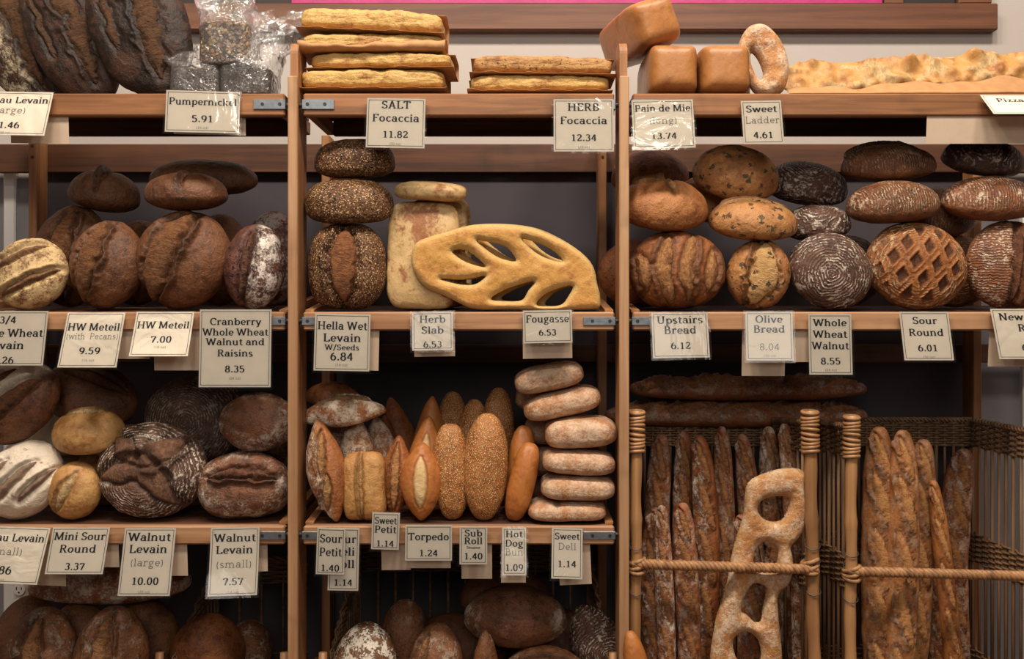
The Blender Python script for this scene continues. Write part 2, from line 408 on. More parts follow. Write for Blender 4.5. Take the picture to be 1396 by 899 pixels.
def bread(name, label, cat, group, mat, px, py, l, w, t, Y, row, rest='shelf', p=0, roll=0, yaw=0, lean=0, **kw):
    """px,py centre in the photo; l,w,t size in photo pixels at depth Y"""
    _seed[0] += 1; k = kpx(Y)
    if p >= 50 and rest == 'drop': t = t * 1.9 / (1 + kw.get('bot', .55))
    V, F, at = loaf_mesh(l * k, w * k, t * k, seed=_seed[0], **kw)
    M = orient(p, roll, yaw, lean); tries = 0
    while True:
        loc = settle(name, V, F, M, pos(px, py, Y), row, rest, px, py)
        if Y < .105 or Y > .40 or tries > 9 or rest == 'none': break
        lo, hi, bv = PLACED[-1][:3]
        if not any(q[3] == row and (q[0] < hi).all() and (q[1] > lo).all() and len(bv.overlap(q[2])) > 60 for q in PLACED[:-1]): break
        PLACED.pop(); Y += .014; tries += 1
    if tries: WARN.append('%s (%d,%d) pushed back to %.2f' % (name, px, py, Y))
    o = mesh_obj(name, V, F, mat, attrs=at); o.matrix_world = Matrix.Translation(Vector(loc)) @ M.to_4x4()
    return tag(o, label, cat, group)

# flat loaves with real holes: 2D outline -> pillow
def smooth_poly(pts, k=6):
    P = np.array(pts, float); n = len(P); out = []
    for i in range(n):
        a, b, c, d = P[i-1], P[i], P[(i+1) % n], P[(i+2) % n]
        for j in range(k):
            t = j / k; out.append(.5 * (2*b + (c - a)*t + (2*a - 5*b + 4*c - d)*t*t + (3*b - a - 3*c + d)*t**3))
    return np.array(out)
def poly_sdf(G, polys):
    dist = np.full(len(G), 1e9); near = np.zeros_like(G); inside = np.zeros(len(G), bool)
    for P in polys:
        for i in range(len(P)):
            a, b = P[i], P[(i+1) % len(P)]; d = b - a; l2 = d.dot(d) + 1e-12
            t = np.clip(((G - a) @ d) / l2, 0, 1); q = a + t[:, None] * d; e = np.linalg.norm(G - q, axis=1)
            m = e < dist; dist[m] = e[m]; near[m] = q[m]
            c = ((a[1] > G[:, 1]) != (b[1] > G[:, 1]))
            with np.errstate(divide='ignore', invalid='ignore'):
                xi = (b[0] - a[0]) * (G[:, 1] - a[1]) / (b[1] - a[1]) + a[0]
            inside ^= c & (G[:, 0] < xi)
    return np.where(inside, dist, -dist), near
def flat_mesh(outline, holes, T, Rr, cell, seed=0, botk=.5, lump=.12, back=None):
    polys = [smooth_poly(outline)] + [smooth_poly(h) for h in holes]
    lo = polys[0].min(0) - cell; hi = polys[0].max(0) + cell
    nx, ny = int((hi[0]-lo[0]) / cell) + 2, int((hi[1]-lo[1]) / cell) + 2
    X, Yv = np.meshgrid(lo[0] + np.arange(nx) * cell, lo[1] + np.arange(ny) * cell, indexing='ij')
    G = np.stack([X.ravel(), Yv.ravel()], 1); sd, near = poly_sdf(G, polys)
    i, j = np.meshgrid(np.arange(nx-1), np.arange(ny-1), indexing='ij'); q = (i*ny + j).ravel()
    quad = np.stack([q, q + ny, q + ny + 1, q + 1], 1)
    keep = (sd[quad] > 0).sum(1) >= 2; quad = quad[keep]
    out = sd <= 0; G2 = G.copy(); G2[out] = near[out]; d = np.where(out, 0, sd)
    s = np.clip(d / Rr, 0, 1); h = np.sqrt(np.clip(1 - (1 - s) ** 2, 0, 1))
    G3 = np.stack([G2[:, 0], G2[:, 1], G2[:, 0] * 0], 1)
    nz = fbm(G3 + seed, 26, 3, seed)
    top = T * h * (1 + lump * 2 * nz); bt = -T * botk * h
    N = len(G); V = np.concatenate([np.stack([G2[:, 0], G2[:, 1], top], 1), np.stack([G2[:, 0], G2[:, 1], bt], 1)])
    bi = quad + N; onb = d <= 1e-9
    remap = np.arange(2 * N); remap[N:][onb] = np.arange(N)[onb]
    F = np.concatenate([quad, remap[bi][:, ::-1]])
    F[:] = remap[F]; used = np.unique(F); mp = np.zeros(2 * N, int); mp[used] = np.arange(len(used))
    V = V[used]; F = mp[F]
    sc = np.concatenate([(1 - s) * .9, np.zeros(N)])[used]
    fl = np.concatenate([np.ones(N), np.ones(N) * .4])[used]
    return V, F, {'score': sc, 'flour': fl, 'edge': np.zeros(len(V))}
# ------------------------------------------------------------------ the room
YW = 0.56      # face of the wall behind the shelves
def struct(name, mb, mat):
    o = mb.build(name, mat); o['kind'] = 'structure'; return o
m = MB(); m.box(-3.2, 3.2, YW, YW + .12, 0, 4.3); struct('wall_back', m, M_WALL)
m = MB(); m.box(-3.32, -3.2, -5, YW + .12, 0, 4.3); struct('wall_left', m, M_WALL)
m = MB(); m.box(3.2, 3.32, -5, YW + .12, 0, 4.3); struct('wall_right', m, M_WALL)
m = MB(); m.box(-3.32, 3.32, -5, YW + .12, -.1, 0); struct('floor', m, wood_mat('floor_boards', (110, 84, 64), (78, 58, 44), 0, .5, .3))
m = MB(); m.box(-3.32, 3.32, -5, YW + .12, 4.3, 4.4); struct('ceiling', m, plain_mat('ceiling_paint', (150, 145, 140), .85))
m = MB(); m.box(-3.2, 3.2, YW - .010, YW, 0, pos(0, 244, YW)[2], .002); struct('grey_lower_wall', m, plain_mat('lower_wall_grey', (128, 126, 130), .75, 0, .1, 16, .08))  # thin grey layer added to darken the lower wall
x = pos(1393, 0, YW)[0]
m = MB(); m.box(x - .012, x + .09, YW - .03, YW, .3, 1.86, .004); struct('trim_1', m, M_TRIMW)
x = pos(17, 0, YW)[0]
m = MB(); m.box(x - .016, x + .018, YW - .02, YW, .3, 2.0, .004); struct('trim_2', m, M_TRIMW)

# ------------------------------------------------------------------ uprights: front post, rear post, cross rails
UP = {'far_left': -92, 'left': 401, 'middle': 850, 'right': 1486}
UPL = {'left': 'pale wooden shelf upright left of the seeded loaves and focaccia stack',
       'middle': 'pale wooden shelf upright between the fougasse bay and the baguette basket',
       'far_left': 'wooden shelf upright at the far left end with its rear post showing',
       'right': 'wooden shelf upright at the far right end with its rear post showing'}
DR = .42
for key, px in UP.items():
    x = pos(px, 0, 0)[0]; xr = x
    u = empty('shelf_upright', (x, 0, 0), UPL[key], 'shelf upright', 'uprights carrying the bread shelves')
    ztop = pos(0, 55, 0)[2]
    # plank with rounded top, its edge to the viewer
    m = MB(); pr = []
    y0, y1, r = 0.0, .085, .028
    for i in range(9):
        a = math.pi - i * math.pi / 16; pr.append((y0 + r + r * math.cos(a), ztop - r + r * math.sin(a)))
    for i in range(9):
        a = math.pi / 2 - i * math.pi / 16; pr.append((y1 - r + r * math.cos(a), ztop - r + r * math.sin(a)))
    pr += [(y1, 0.02), (y0, 0.02)]; n = len(pr)
    V = [(-.0085, a, b) for a, b in pr] + [(.0085, a, b) for a, b in pr]
    m.add(V, [list(range(n)), list(range(n, 2*n))[::-1]] + [[(i+1) % n, i, n + i, n + (i+1) % n] for i in range(n)])
    m.build('front_plank', W_POST2, u)
    m = MB(); m.box(-.0105, .0105, -.016, -.0005, .02, pos(0, 106, 0)[2], .002); m.build('front_batten', W_POST, u)
    # rear post
    px_r = {'far_left': 52, 'left': 447, 'middle': 820, 'right': 1325}[key]
    xr2 = pos(px_r, 0, DR + .03)[0] - x
    m = MB(); m.box(xr2 - .011, xr2 + .011, DR, DR + .06, .02, ztop - .12, .002)
    rp = m.build('rear_post', W_POST2, u)
    m = MB()
    for z in (pos(0, 199, .42)[2], pos(0, 214, .42)[2]): m.cyl((xr2, DR - .001, z), .0035, .003)
    m.build('screw', M_SCREW, rp)
# rear rails tying the posts together
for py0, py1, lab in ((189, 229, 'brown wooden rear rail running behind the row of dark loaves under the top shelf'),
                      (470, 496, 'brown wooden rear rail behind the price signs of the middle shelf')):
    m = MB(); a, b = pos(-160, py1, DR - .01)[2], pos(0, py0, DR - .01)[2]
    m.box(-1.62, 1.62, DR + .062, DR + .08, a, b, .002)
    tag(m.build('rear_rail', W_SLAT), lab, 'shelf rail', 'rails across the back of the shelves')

m = MB(); m.box(pos(60, 0, DR + .09)[0], pos(1318, 0, DR + .09)[0], DR + .084, DR + .094, 0, pos(0, 226, DR)[2], .002)  # added dark sheet; its colour holds the shade at the back of the shelves
tag(m.build('shade_board', plain_mat('shade_grey', (68, 62, 68), .8, 0, .1, 20, .1)), 'dark grey board added as the shade behind the middle and lower shelves', 'board')
# ------------------------------------------------------------------ shelves
BAYS = {'left': (-92, 401), 'middle': (401, 850), 'right': (850, 1486)}
SHL = {(0,'left'): 'top wooden shelf in the left bay under the dark leaning loaves', (0,'middle'): 'top wooden shelf in the middle bay under the wrapped focaccia',
 (0,'right'): 'top wooden shelf in the right bay under the sandwich loaves and flat pizza bread', (1,'left'): 'middle wooden shelf in the left bay under the brown split loaves',
 (1,'middle'): 'middle wooden shelf in the middle bay under the fougasse', (1,'right'): 'middle wooden shelf in the right bay under the round loaves',
 (2,'left'): 'lower wooden shelf in the left bay under the big floured round loaf', (2,'middle'): 'lower wooden shelf in the middle bay under the torpedo and sesame rolls',
 (3,'left'): 'lowest wooden shelf in the left bay below the baskets', (3,'middle'): 'lowest wooden shelf in the middle bay below the basket', (3,'right'): 'lowest wooden shelf in the right bay under the baguette baskets'}
for (row, bay), lab in SHL.items():
    z0, sl = SHZ[row]; a, b = BAYS[bay]; x0, x1 = pos(a, 0, 0)[0] + .020, pos(b, 0, 0)[0] - .020
    hb = {0: .050, 1: .041, 2: .041, 3: .04}[row]; dep = {0: .26, 1: .34, 2: .34, 3: .40}[row]
    if row == 3: dep += .11
    sh = empty('wooden_shelf', ((x0 + x1) / 2, -.11 if row == 3 else 0, z0), lab, 'shelf', 'slatted bread shelves')
    X = (x1 - x0) / 2; ws = W_SHELF_TOP if row == 0 else W_SHELF
    m = MB(); m.box(-X, X, -.002, .020, -hb, -.001, .003); m.build('front_board', ws, sh)
    shr = lambda v: (v[0], v[1], v[2] + sl * v[1])
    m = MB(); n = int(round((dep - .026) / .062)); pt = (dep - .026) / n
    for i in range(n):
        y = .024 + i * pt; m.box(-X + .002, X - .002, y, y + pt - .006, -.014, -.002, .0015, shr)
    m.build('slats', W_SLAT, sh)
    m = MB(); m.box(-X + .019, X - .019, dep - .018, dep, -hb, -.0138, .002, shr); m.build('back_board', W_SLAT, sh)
    for sx in (-1, 1):
        m = MB(); xs = sx * (X - .009)
        m.box(xs - .009, xs + .009, .021, dep, -hb + .004, -.015, .002, shr); m.build('side_rail', W_SIDE, sh)
        m = MB(); lift = {0: .0, 1: .022, 2: .014, 3: .01}[row]
        if lift:
            # sloping cheek on the end of the shelf that rises to the back
            V = [(xs-.009, .0215, -.001), (xs+.009, .0215, -.001), (xs-.009, dep, -.001 + sl*dep), (xs+.009, dep, -.001 + sl*dep),
                 (xs-.009, .0215, .004), (xs+.009, .0215, .004), (xs-.009, dep, lift + sl*dep), (xs+.009, dep, lift + sl*dep)]
            m.add(V, [[0,2,3,1],[4,5,7,6],[0,1,5,4],[2,6,7,3],[0,4,6,2],[1,3,7,5]]); m.build('end_cheek', W_SIDE, sh)
        m = MB(); bx = (sx * X, sx * (X - .068)); lo, hi = min(bx), max(bx)
        m.box(lo - (.0 if sx > 0 else .002), hi + (.002 if sx > 0 else 0), -.0052, -.0022, -hb * .72, -hb * .30, .0006)
        m.box(min(sx*X, sx*(X+.0022)), max(sx*X, sx*(X+.0022)), -.005, .05, -hb*.72, -hb*.30, .0006)
        br = m.build('metal_bracket', M_METAL, sh)
        m = MB(); m.cyl((sx * (X + .007), .006, -hb * .5), .0055, .012, 0); m.build('bolt', M_SCREW, br)
        for dx in (.010, .048):
            m = MB(); m.cyl((sx * (X - dx), -.0056, -hb * .5), .0036, .002); m.build('screw', M_SCREW, br)

# ------------------------------------------------------------------ picture frame high on the wall
fr = empty('picture_frame', (pos(780, 0, YW)[0], YW, pos(0, 46, YW)[2]), 'long brown wooden frame with a magenta sheet fixed on the white wall above the shelves', 'frame')
zl = 0; xa, xb = pos(205, 0, YW)[0] - fr.location.x, pos(1352, 0, YW)[0] - fr.location.x
hh = 36 * kpx(YW)
m = MB(); m.box(xa, xb, -.035, -.001, 0, hh, .003); m.build('bottom_rail', W_FRAME, fr)
m = MB(); m.box(xb - .105, xb - .014, -.030, -.001, hh + .0005, .30, .003); m.build('end_stile', W_FRAME, fr)
m = MB(); m.box(pos(400, 0, YW)[0] - fr.location.x, pos(1198, 0, YW)[0] - fr.location.x, -.028, -.020, hh + .0005, .30, .002); m.build('magenta_sheet', M_PINK, fr)
m = MB(); m.box(xa + .01, xb - .11, -.019, -.012, hh + .0005, .30, .002); m.build('dark_panel', M_DARKB, fr)
m = MB(); m.box(pos(1200, 0, YW)[0] - fr.location.x, pos(1226, 0, YW)[0] - fr.location.x, -.030, -.0195, hh + .0005, .30, .002); m.build('divider', W_FRAME, fr)

# ------------------------------------------------------------------ wall outlet, bottom left
oc = pos(31, 812, YW)
ot = empty('wall_outlet', (oc[0], YW - .010, oc[2]), 'beige double wall outlet at the lower left beside the long dark loaf', 'outlet')
m = MB(); m.box(-.036, .030, -.0065, -.0005, -.060, .060, .003); m.build('cover_plate', M_PLATE, ot)
for dz in (-.021, .021):
    m = MB(); m.tube([(0, -.0066, dz), (0, -.009, dz), (0, -.0105, dz)], [.017, .017, .0155], 20); s_ = m.build('socket', M_OUT, ot)
    m = MB(); m.box(-.008, -.0055, -.0110, -.0098, dz - .001, dz + .008, .0002); m.box(.0055, .008, -.0110, -.0098, dz - .001, dz + .007, .0002)
    m.cyl((0, -.0103, dz - .008), .0024, .0016); m.build('slots', M_HOLE, s_)

# ------------------------------------------------------------------ wicker
def wicker_wall(A, B, z0, z1, bands, parent, name='woven_wall', mat=M_WICK, stp=.021, tiltz=0.0, lean=(0, 0)):
    """stakes from A to B (x,y pairs) with woven bands between the z fractions"""
    A = np.array(A, float); B = np.array(B, float); L = np.linalg.norm(B - A); n = max(3, int(L / stp)); u = (B - A) / L; nn = np.array([-u[1], u[0]])
    def P(s, z, off=0):   # s 0..1 along, z height
        k = (z - z0) / (z1 - z0); q = A + (B - A) * s + nn * off + np.array(lean) * k
        return (q[0], q[1], z + tiltz * (1 - s) * k)
    m = MB()
    for i in range(n + 1):
        s = i / n; j = random.uniform(-.002, .002); m.tube([P(s + j, z0 + (z1 - z0) * q) for q in (0, .5, 1)], random.uniform(.0032, .0046), 6)
    for f0, f1 in bands:
        za, zb = z0 + (z1 - z0) * f0, z0 + (z1 - z0) * f1; rows = max(2, int((zb - za) / .0058))
        for r in range(rows):
            z = za + (r + .5) * (zb - za) / rows; pts = []
            for i in range(2 * n + 1):
                s = i / (2 * n); ph = (1 if (i // 2 + r) % 2 else -1) * (1 if i % 2 == 0 else 0)
                pts.append(P(s, z + random.uniform(-.0006, .0006), ph * .0058))
            m.tube(pts, .0030, 5)
        if f1 > .97:     # plaited rim
            for q in range(3):
                pts = []
                for i in range(n * 5 + 1):
                    a = i * .9 + q * 2.1; s = i / (n * 5); p = P(s, zb + .004, math.cos(a) * .007); pts.append((p[0], p[1], p[2] + math.sin(a) * .005))
                m.tube(pts, .0032, 5)
    return m.build(name, mat, parent, True)
def rope(A, B, r, turns, sag=0):
    m = MB(); A, B = np.array(A, float), np.array(B, float); n = int(turns * 14)
    for q in range(3):
        pts = []
        for i in range(n + 1):
            s = i / n; a = s * turns * 2 * math.pi + q * 2 * math.pi / 3; p = A + (B - A) * s
            env = min(1, s * 12 + .3, (1 - s) * 12 + .3)
            pts.append((p[0], p[1] + r * .55 * math.cos(a) * env, p[2] - sag * 4 * s * (1 - s) + r * .55 * math.sin(a) * env))
        m.tube(pts, r * .56, 7)
    return m
def rattan_post(parent, top, bot, r, wrap_top, bind_at):
    top, bot = np.array(top, float), np.array(bot, float); n = 46; pts, rr = [], []
    for i in range(n + 1):
        s = i / n; pts.append(top + (bot - top) * s + np.array([.0012 * math.sin(s * 17), 0, 0])); rr.append(r * (1 + .05 * math.sin(s * 40) + (.12 if i % 11 == 5 else 0)))
    m = MB(); m.tube(pts, rr, 14); po = m.build('corner_post', M_RATTAN, parent, True)
    m = MB(); z = 0; zl = (top - bot)[2]
    k = 0
    while z < wrap_top:
        c = top + (bot - top) * ((z + .004) / zl); a = [ (c[0] + (r + .003) * math.cos(t), c[1] + (r + .003) * math.sin(t), c[2] + .0025 * math.sin(t + k)) for t in np.linspace(0, 2*math.pi, 17)]
        m.tube(a, .0043, 6, False); z += .0088 if k % 4 else .011; k += 1
    m.build('cane_wrapping', M_RATTAN, po, True)
    if bind_at:
        m = MB()
        for dz in bind_at:
            for q in range(1):
                c = top + (bot - top) * ((top[2] - (dz + q * .006)) / zl); m.tube([(c[0] + (r + .003) * math.cos(t), c[1] + (r + .003) * math.sin(t), c[2] + .008 * math.sin(t + q * 2)) for t in np.linspace(0, 2*math.pi, 17)], .0011, 5, False)
        m.build('wire_binding', M_WIRE, po, True)
    return po
ZF = SHZ[3][0]
def tall_basket(label, pl, pr, pyl, pyr, yF, yB, rope_py, closed_l=True, closed_r=True, xl_back=None, xr_back=None, rimpy=575):
    a, b = pos(pl, pyl, yF), pos(pr, pyr, yF); xl, xr = a[0], b[0]
    bk = empty('wicker_basket', ((xl + xr) / 2, (yF + yB) / 2, ZF), label, 'basket', 'tall wicker baskets of baguettes')
    ox, oy = (xl + xr) / 2, (yF + yB) / 2
    q = lambda p: np.array([p[0] - ox, p[1] - oy, p[2] - ZF])
    for c, pp in ((a, pl), (b, pr)):
        zr = pos(0, rope_py, yF)[2]
        rattan_post(bk, q(c), q((c[0] + (-.004 if pp == pl else .012), c[1], ZF + .004)), .0125 if pp == pl else .0135, .088, [zr - ZF + .045, zr - ZF + .012, zr - ZF - .055])
    zr = pos(0, rope_py, yF)[2] - ZF; yr = yF - oy - .013
    m = rope((xl - ox - .012, yr, zr + .006), (xr - ox + .012, yr, zr - .006), .0105, (xr - xl) / .030)
    for xx in (xl - ox, xr - ox):
        for k in range(3):
            m.tube([(xx + .0165 * math.cos(t), yF - oy + .0185 * math.sin(t), zr + (k - 1) * .009 + .006 * math.sin(t * 1 + k)) for t in np.linspace(0, 2*math.pi, 21)], .0048, 7, False)
    m.build('rope_handle', M_WICK, bk, True)
    zb = pos(0, rimpy, yB)[2] - ZF; bands = [(0, .10), (.44, .56), (.90, 1.0)]
    xlb = (xl if xl_back is None else xl_back) - ox; xrb = (xr if xr_back is None else xr_back) - ox
    wicker_wall((xlb, yB - oy), (xrb, yB - oy), .004, zb, bands, bk, 'back_wall', M_WICKM)
    if closed_l: wicker_wall((xl - ox, yF - oy + .02), (xlb, yB - oy - .01), .004, zb, bands, bk, 'side_wall', M_WICKM, .032, (a[2] - ZF - zb) - .03)
    if closed_r: wicker_wall((xr - ox, yF - oy + .02), (xrb, yB - oy - .01), .004, zb, bands, bk, 'side_wall', M_WICKM, .032, (b[2] - ZF - zb) - .03)
    m = MB(); m.box(min(xl - ox, xlb), max(xr - ox, xrb), yF - oy + .01, yB - oy, .0005, .004, .001); m.build('basket_floor', M_WICKD, bk)
    return bk
tall_basket('tall wicker basket with twisted rope handle left, holding dark baguettes and the ladder bread', 868, 1104, 560, 560, .012, .33, 771)
tall_basket('tall wicker basket with twisted rope handle at the right end, holding crusty twisted baguettes', 1161, 1420, 567, 575, .012, .33, 781)

def low_basket(label, x0p, x1p, rim_py, yB, mat=M_WICKD, front=.05):
    xl, xr = pos(x0p, 0, .03)[0], pos(x1p, 0, .03)[0]; ox = (xl + xr) / 2; oy = .15
    bk = empty('wicker_basket', (ox, oy, ZF), label, 'basket', 'low wicker baskets on the bottom row')
    zb = pos(0, rim_py, yB)[2] - ZF; hw = (xr - xl) / 2
    wicker_wall((-hw + .03, yB - oy), (hw - .03, yB - oy), .004, zb, [(0, .12), (.78, 1.0)], bk, 'back_wall', mat, .045)
    for s in (-1, 1):
        n = 16; m = MB()
        for i in range(n + 1):
            f = i / n; y = .03 + (yB - .03) * f; h = front + (zb - front) * f ** .8; x = s * (hw - .03 * f)
            m.tube([(x, y - oy, .004), (x, y - oy, h)], .003, 6)
        for lo, hi in ((0, .12), (.80, 1.0)):
            for r in range(7):
                pts = []
                for i in range(2*n+1):
                    f = i / (2*n); y = .03 + (yB - .03) * f; h = front + (zb - front) * f ** .8; g = lo + (hi - lo) * r / 6
                    pts.append((s * (hw - .03 * f) + (.005 if (i // 2 + r) % 2 else -.005) * (i % 2 == 0), y - oy, .006 + (h - .006) * g))
                m.tube(pts, .0034, 5)
        m.build('side_wall', mat, bk, True)
        m = MB(); m.tube([(s * hw, .022 - oy, .004), (s * (hw - .004), .03 - oy, front + .12)], .009, 10); m.build('corner_post', M_WICK, bk, True)
    wicker_wall((-hw, .028 - oy), (hw, .028 - oy), .004, front, [(.1, .9)], bk, 'front_wall', mat)
    m = MB(); m.box(-hw + .005, hw - .005, .035 - oy, yB - oy - .005, .0005, .004, .001); m.build('basket_floor', mat, bk)
    return bk
low_basket('low brown wicker basket of dark loaves at the bottom of the left bay', 215, 390, 765, .36, front=.03)
low_basket('low dark wicker basket of floured loaves at the bottom of the middle bay', 438, 838, 745, .38, front=.03)

# ------------------------------------------------------------------ camera and light
cam = bpy.data.cameras.new('camera'); co = bpy.data.objects.new('camera', cam); COL.objects.link(co)
co.location = (0, -D, CZ); co.rotation_euler = (R(90), 0, 0)
cam.sensor_width = 36; cam.lens = 36 * (D / S) / 1396; SC.camera = co
w = bpy.data.worlds.new('world'); SC.world = w; w.use_nodes = True
w.node_tree.nodes['Background'].inputs[0].default_value = (.80, .88, 1, 1); w.node_tree.nodes['Background'].inputs[1].default_value = .05
def area(x, y, z, sx, sy, e, col, tgt=None):
    l = bpy.data.lights.new('lamp', 'AREA'); l.shape = 'RECTANGLE'; l.size = sx; l.size_y = sy; l.energy = e; l.color = col
    o = bpy.data.objects.new('lamp', l); COL.objects.link(o); o.location = (x, y, z)
    d = Vector(tgt or (x, y, 0)) - o.location; o.rotation_euler = d.to_track_quat('-Z', 'Y').to_euler()
WARM = (1, .87, .73)
for x, e in ((-1.2, 40), (-.4, 40), (.4, 40), (1.2, 40)): area(x, -1.35, 4.1, .35, .35, e, WARM, (x * .9, 0, 1.3))
for x in (-.55, .6): area(x, -2.0, 3.15, .22, .22, 6, WARM, (x * .9, 0, 1.3))
area(0, -3.9, 2.7, 2.2, .9, 30, (1, .93, .86), (0, 0, 1.3))  # unseen fill behind the camera, added to brighten the upright price cards
SC.view_settings.view_transform = 'Standard'; SC.view_settings.look = 'None'; SC.view_settings.exposure = -0.12; SC.view_settings.gamma = 1
SC.view_settings.use_curve_mapping = False
SC.cycles.use_denoising = True; SC.cycles.max_bounces = 6; SC.cycles.transparent_max_bounces = 16
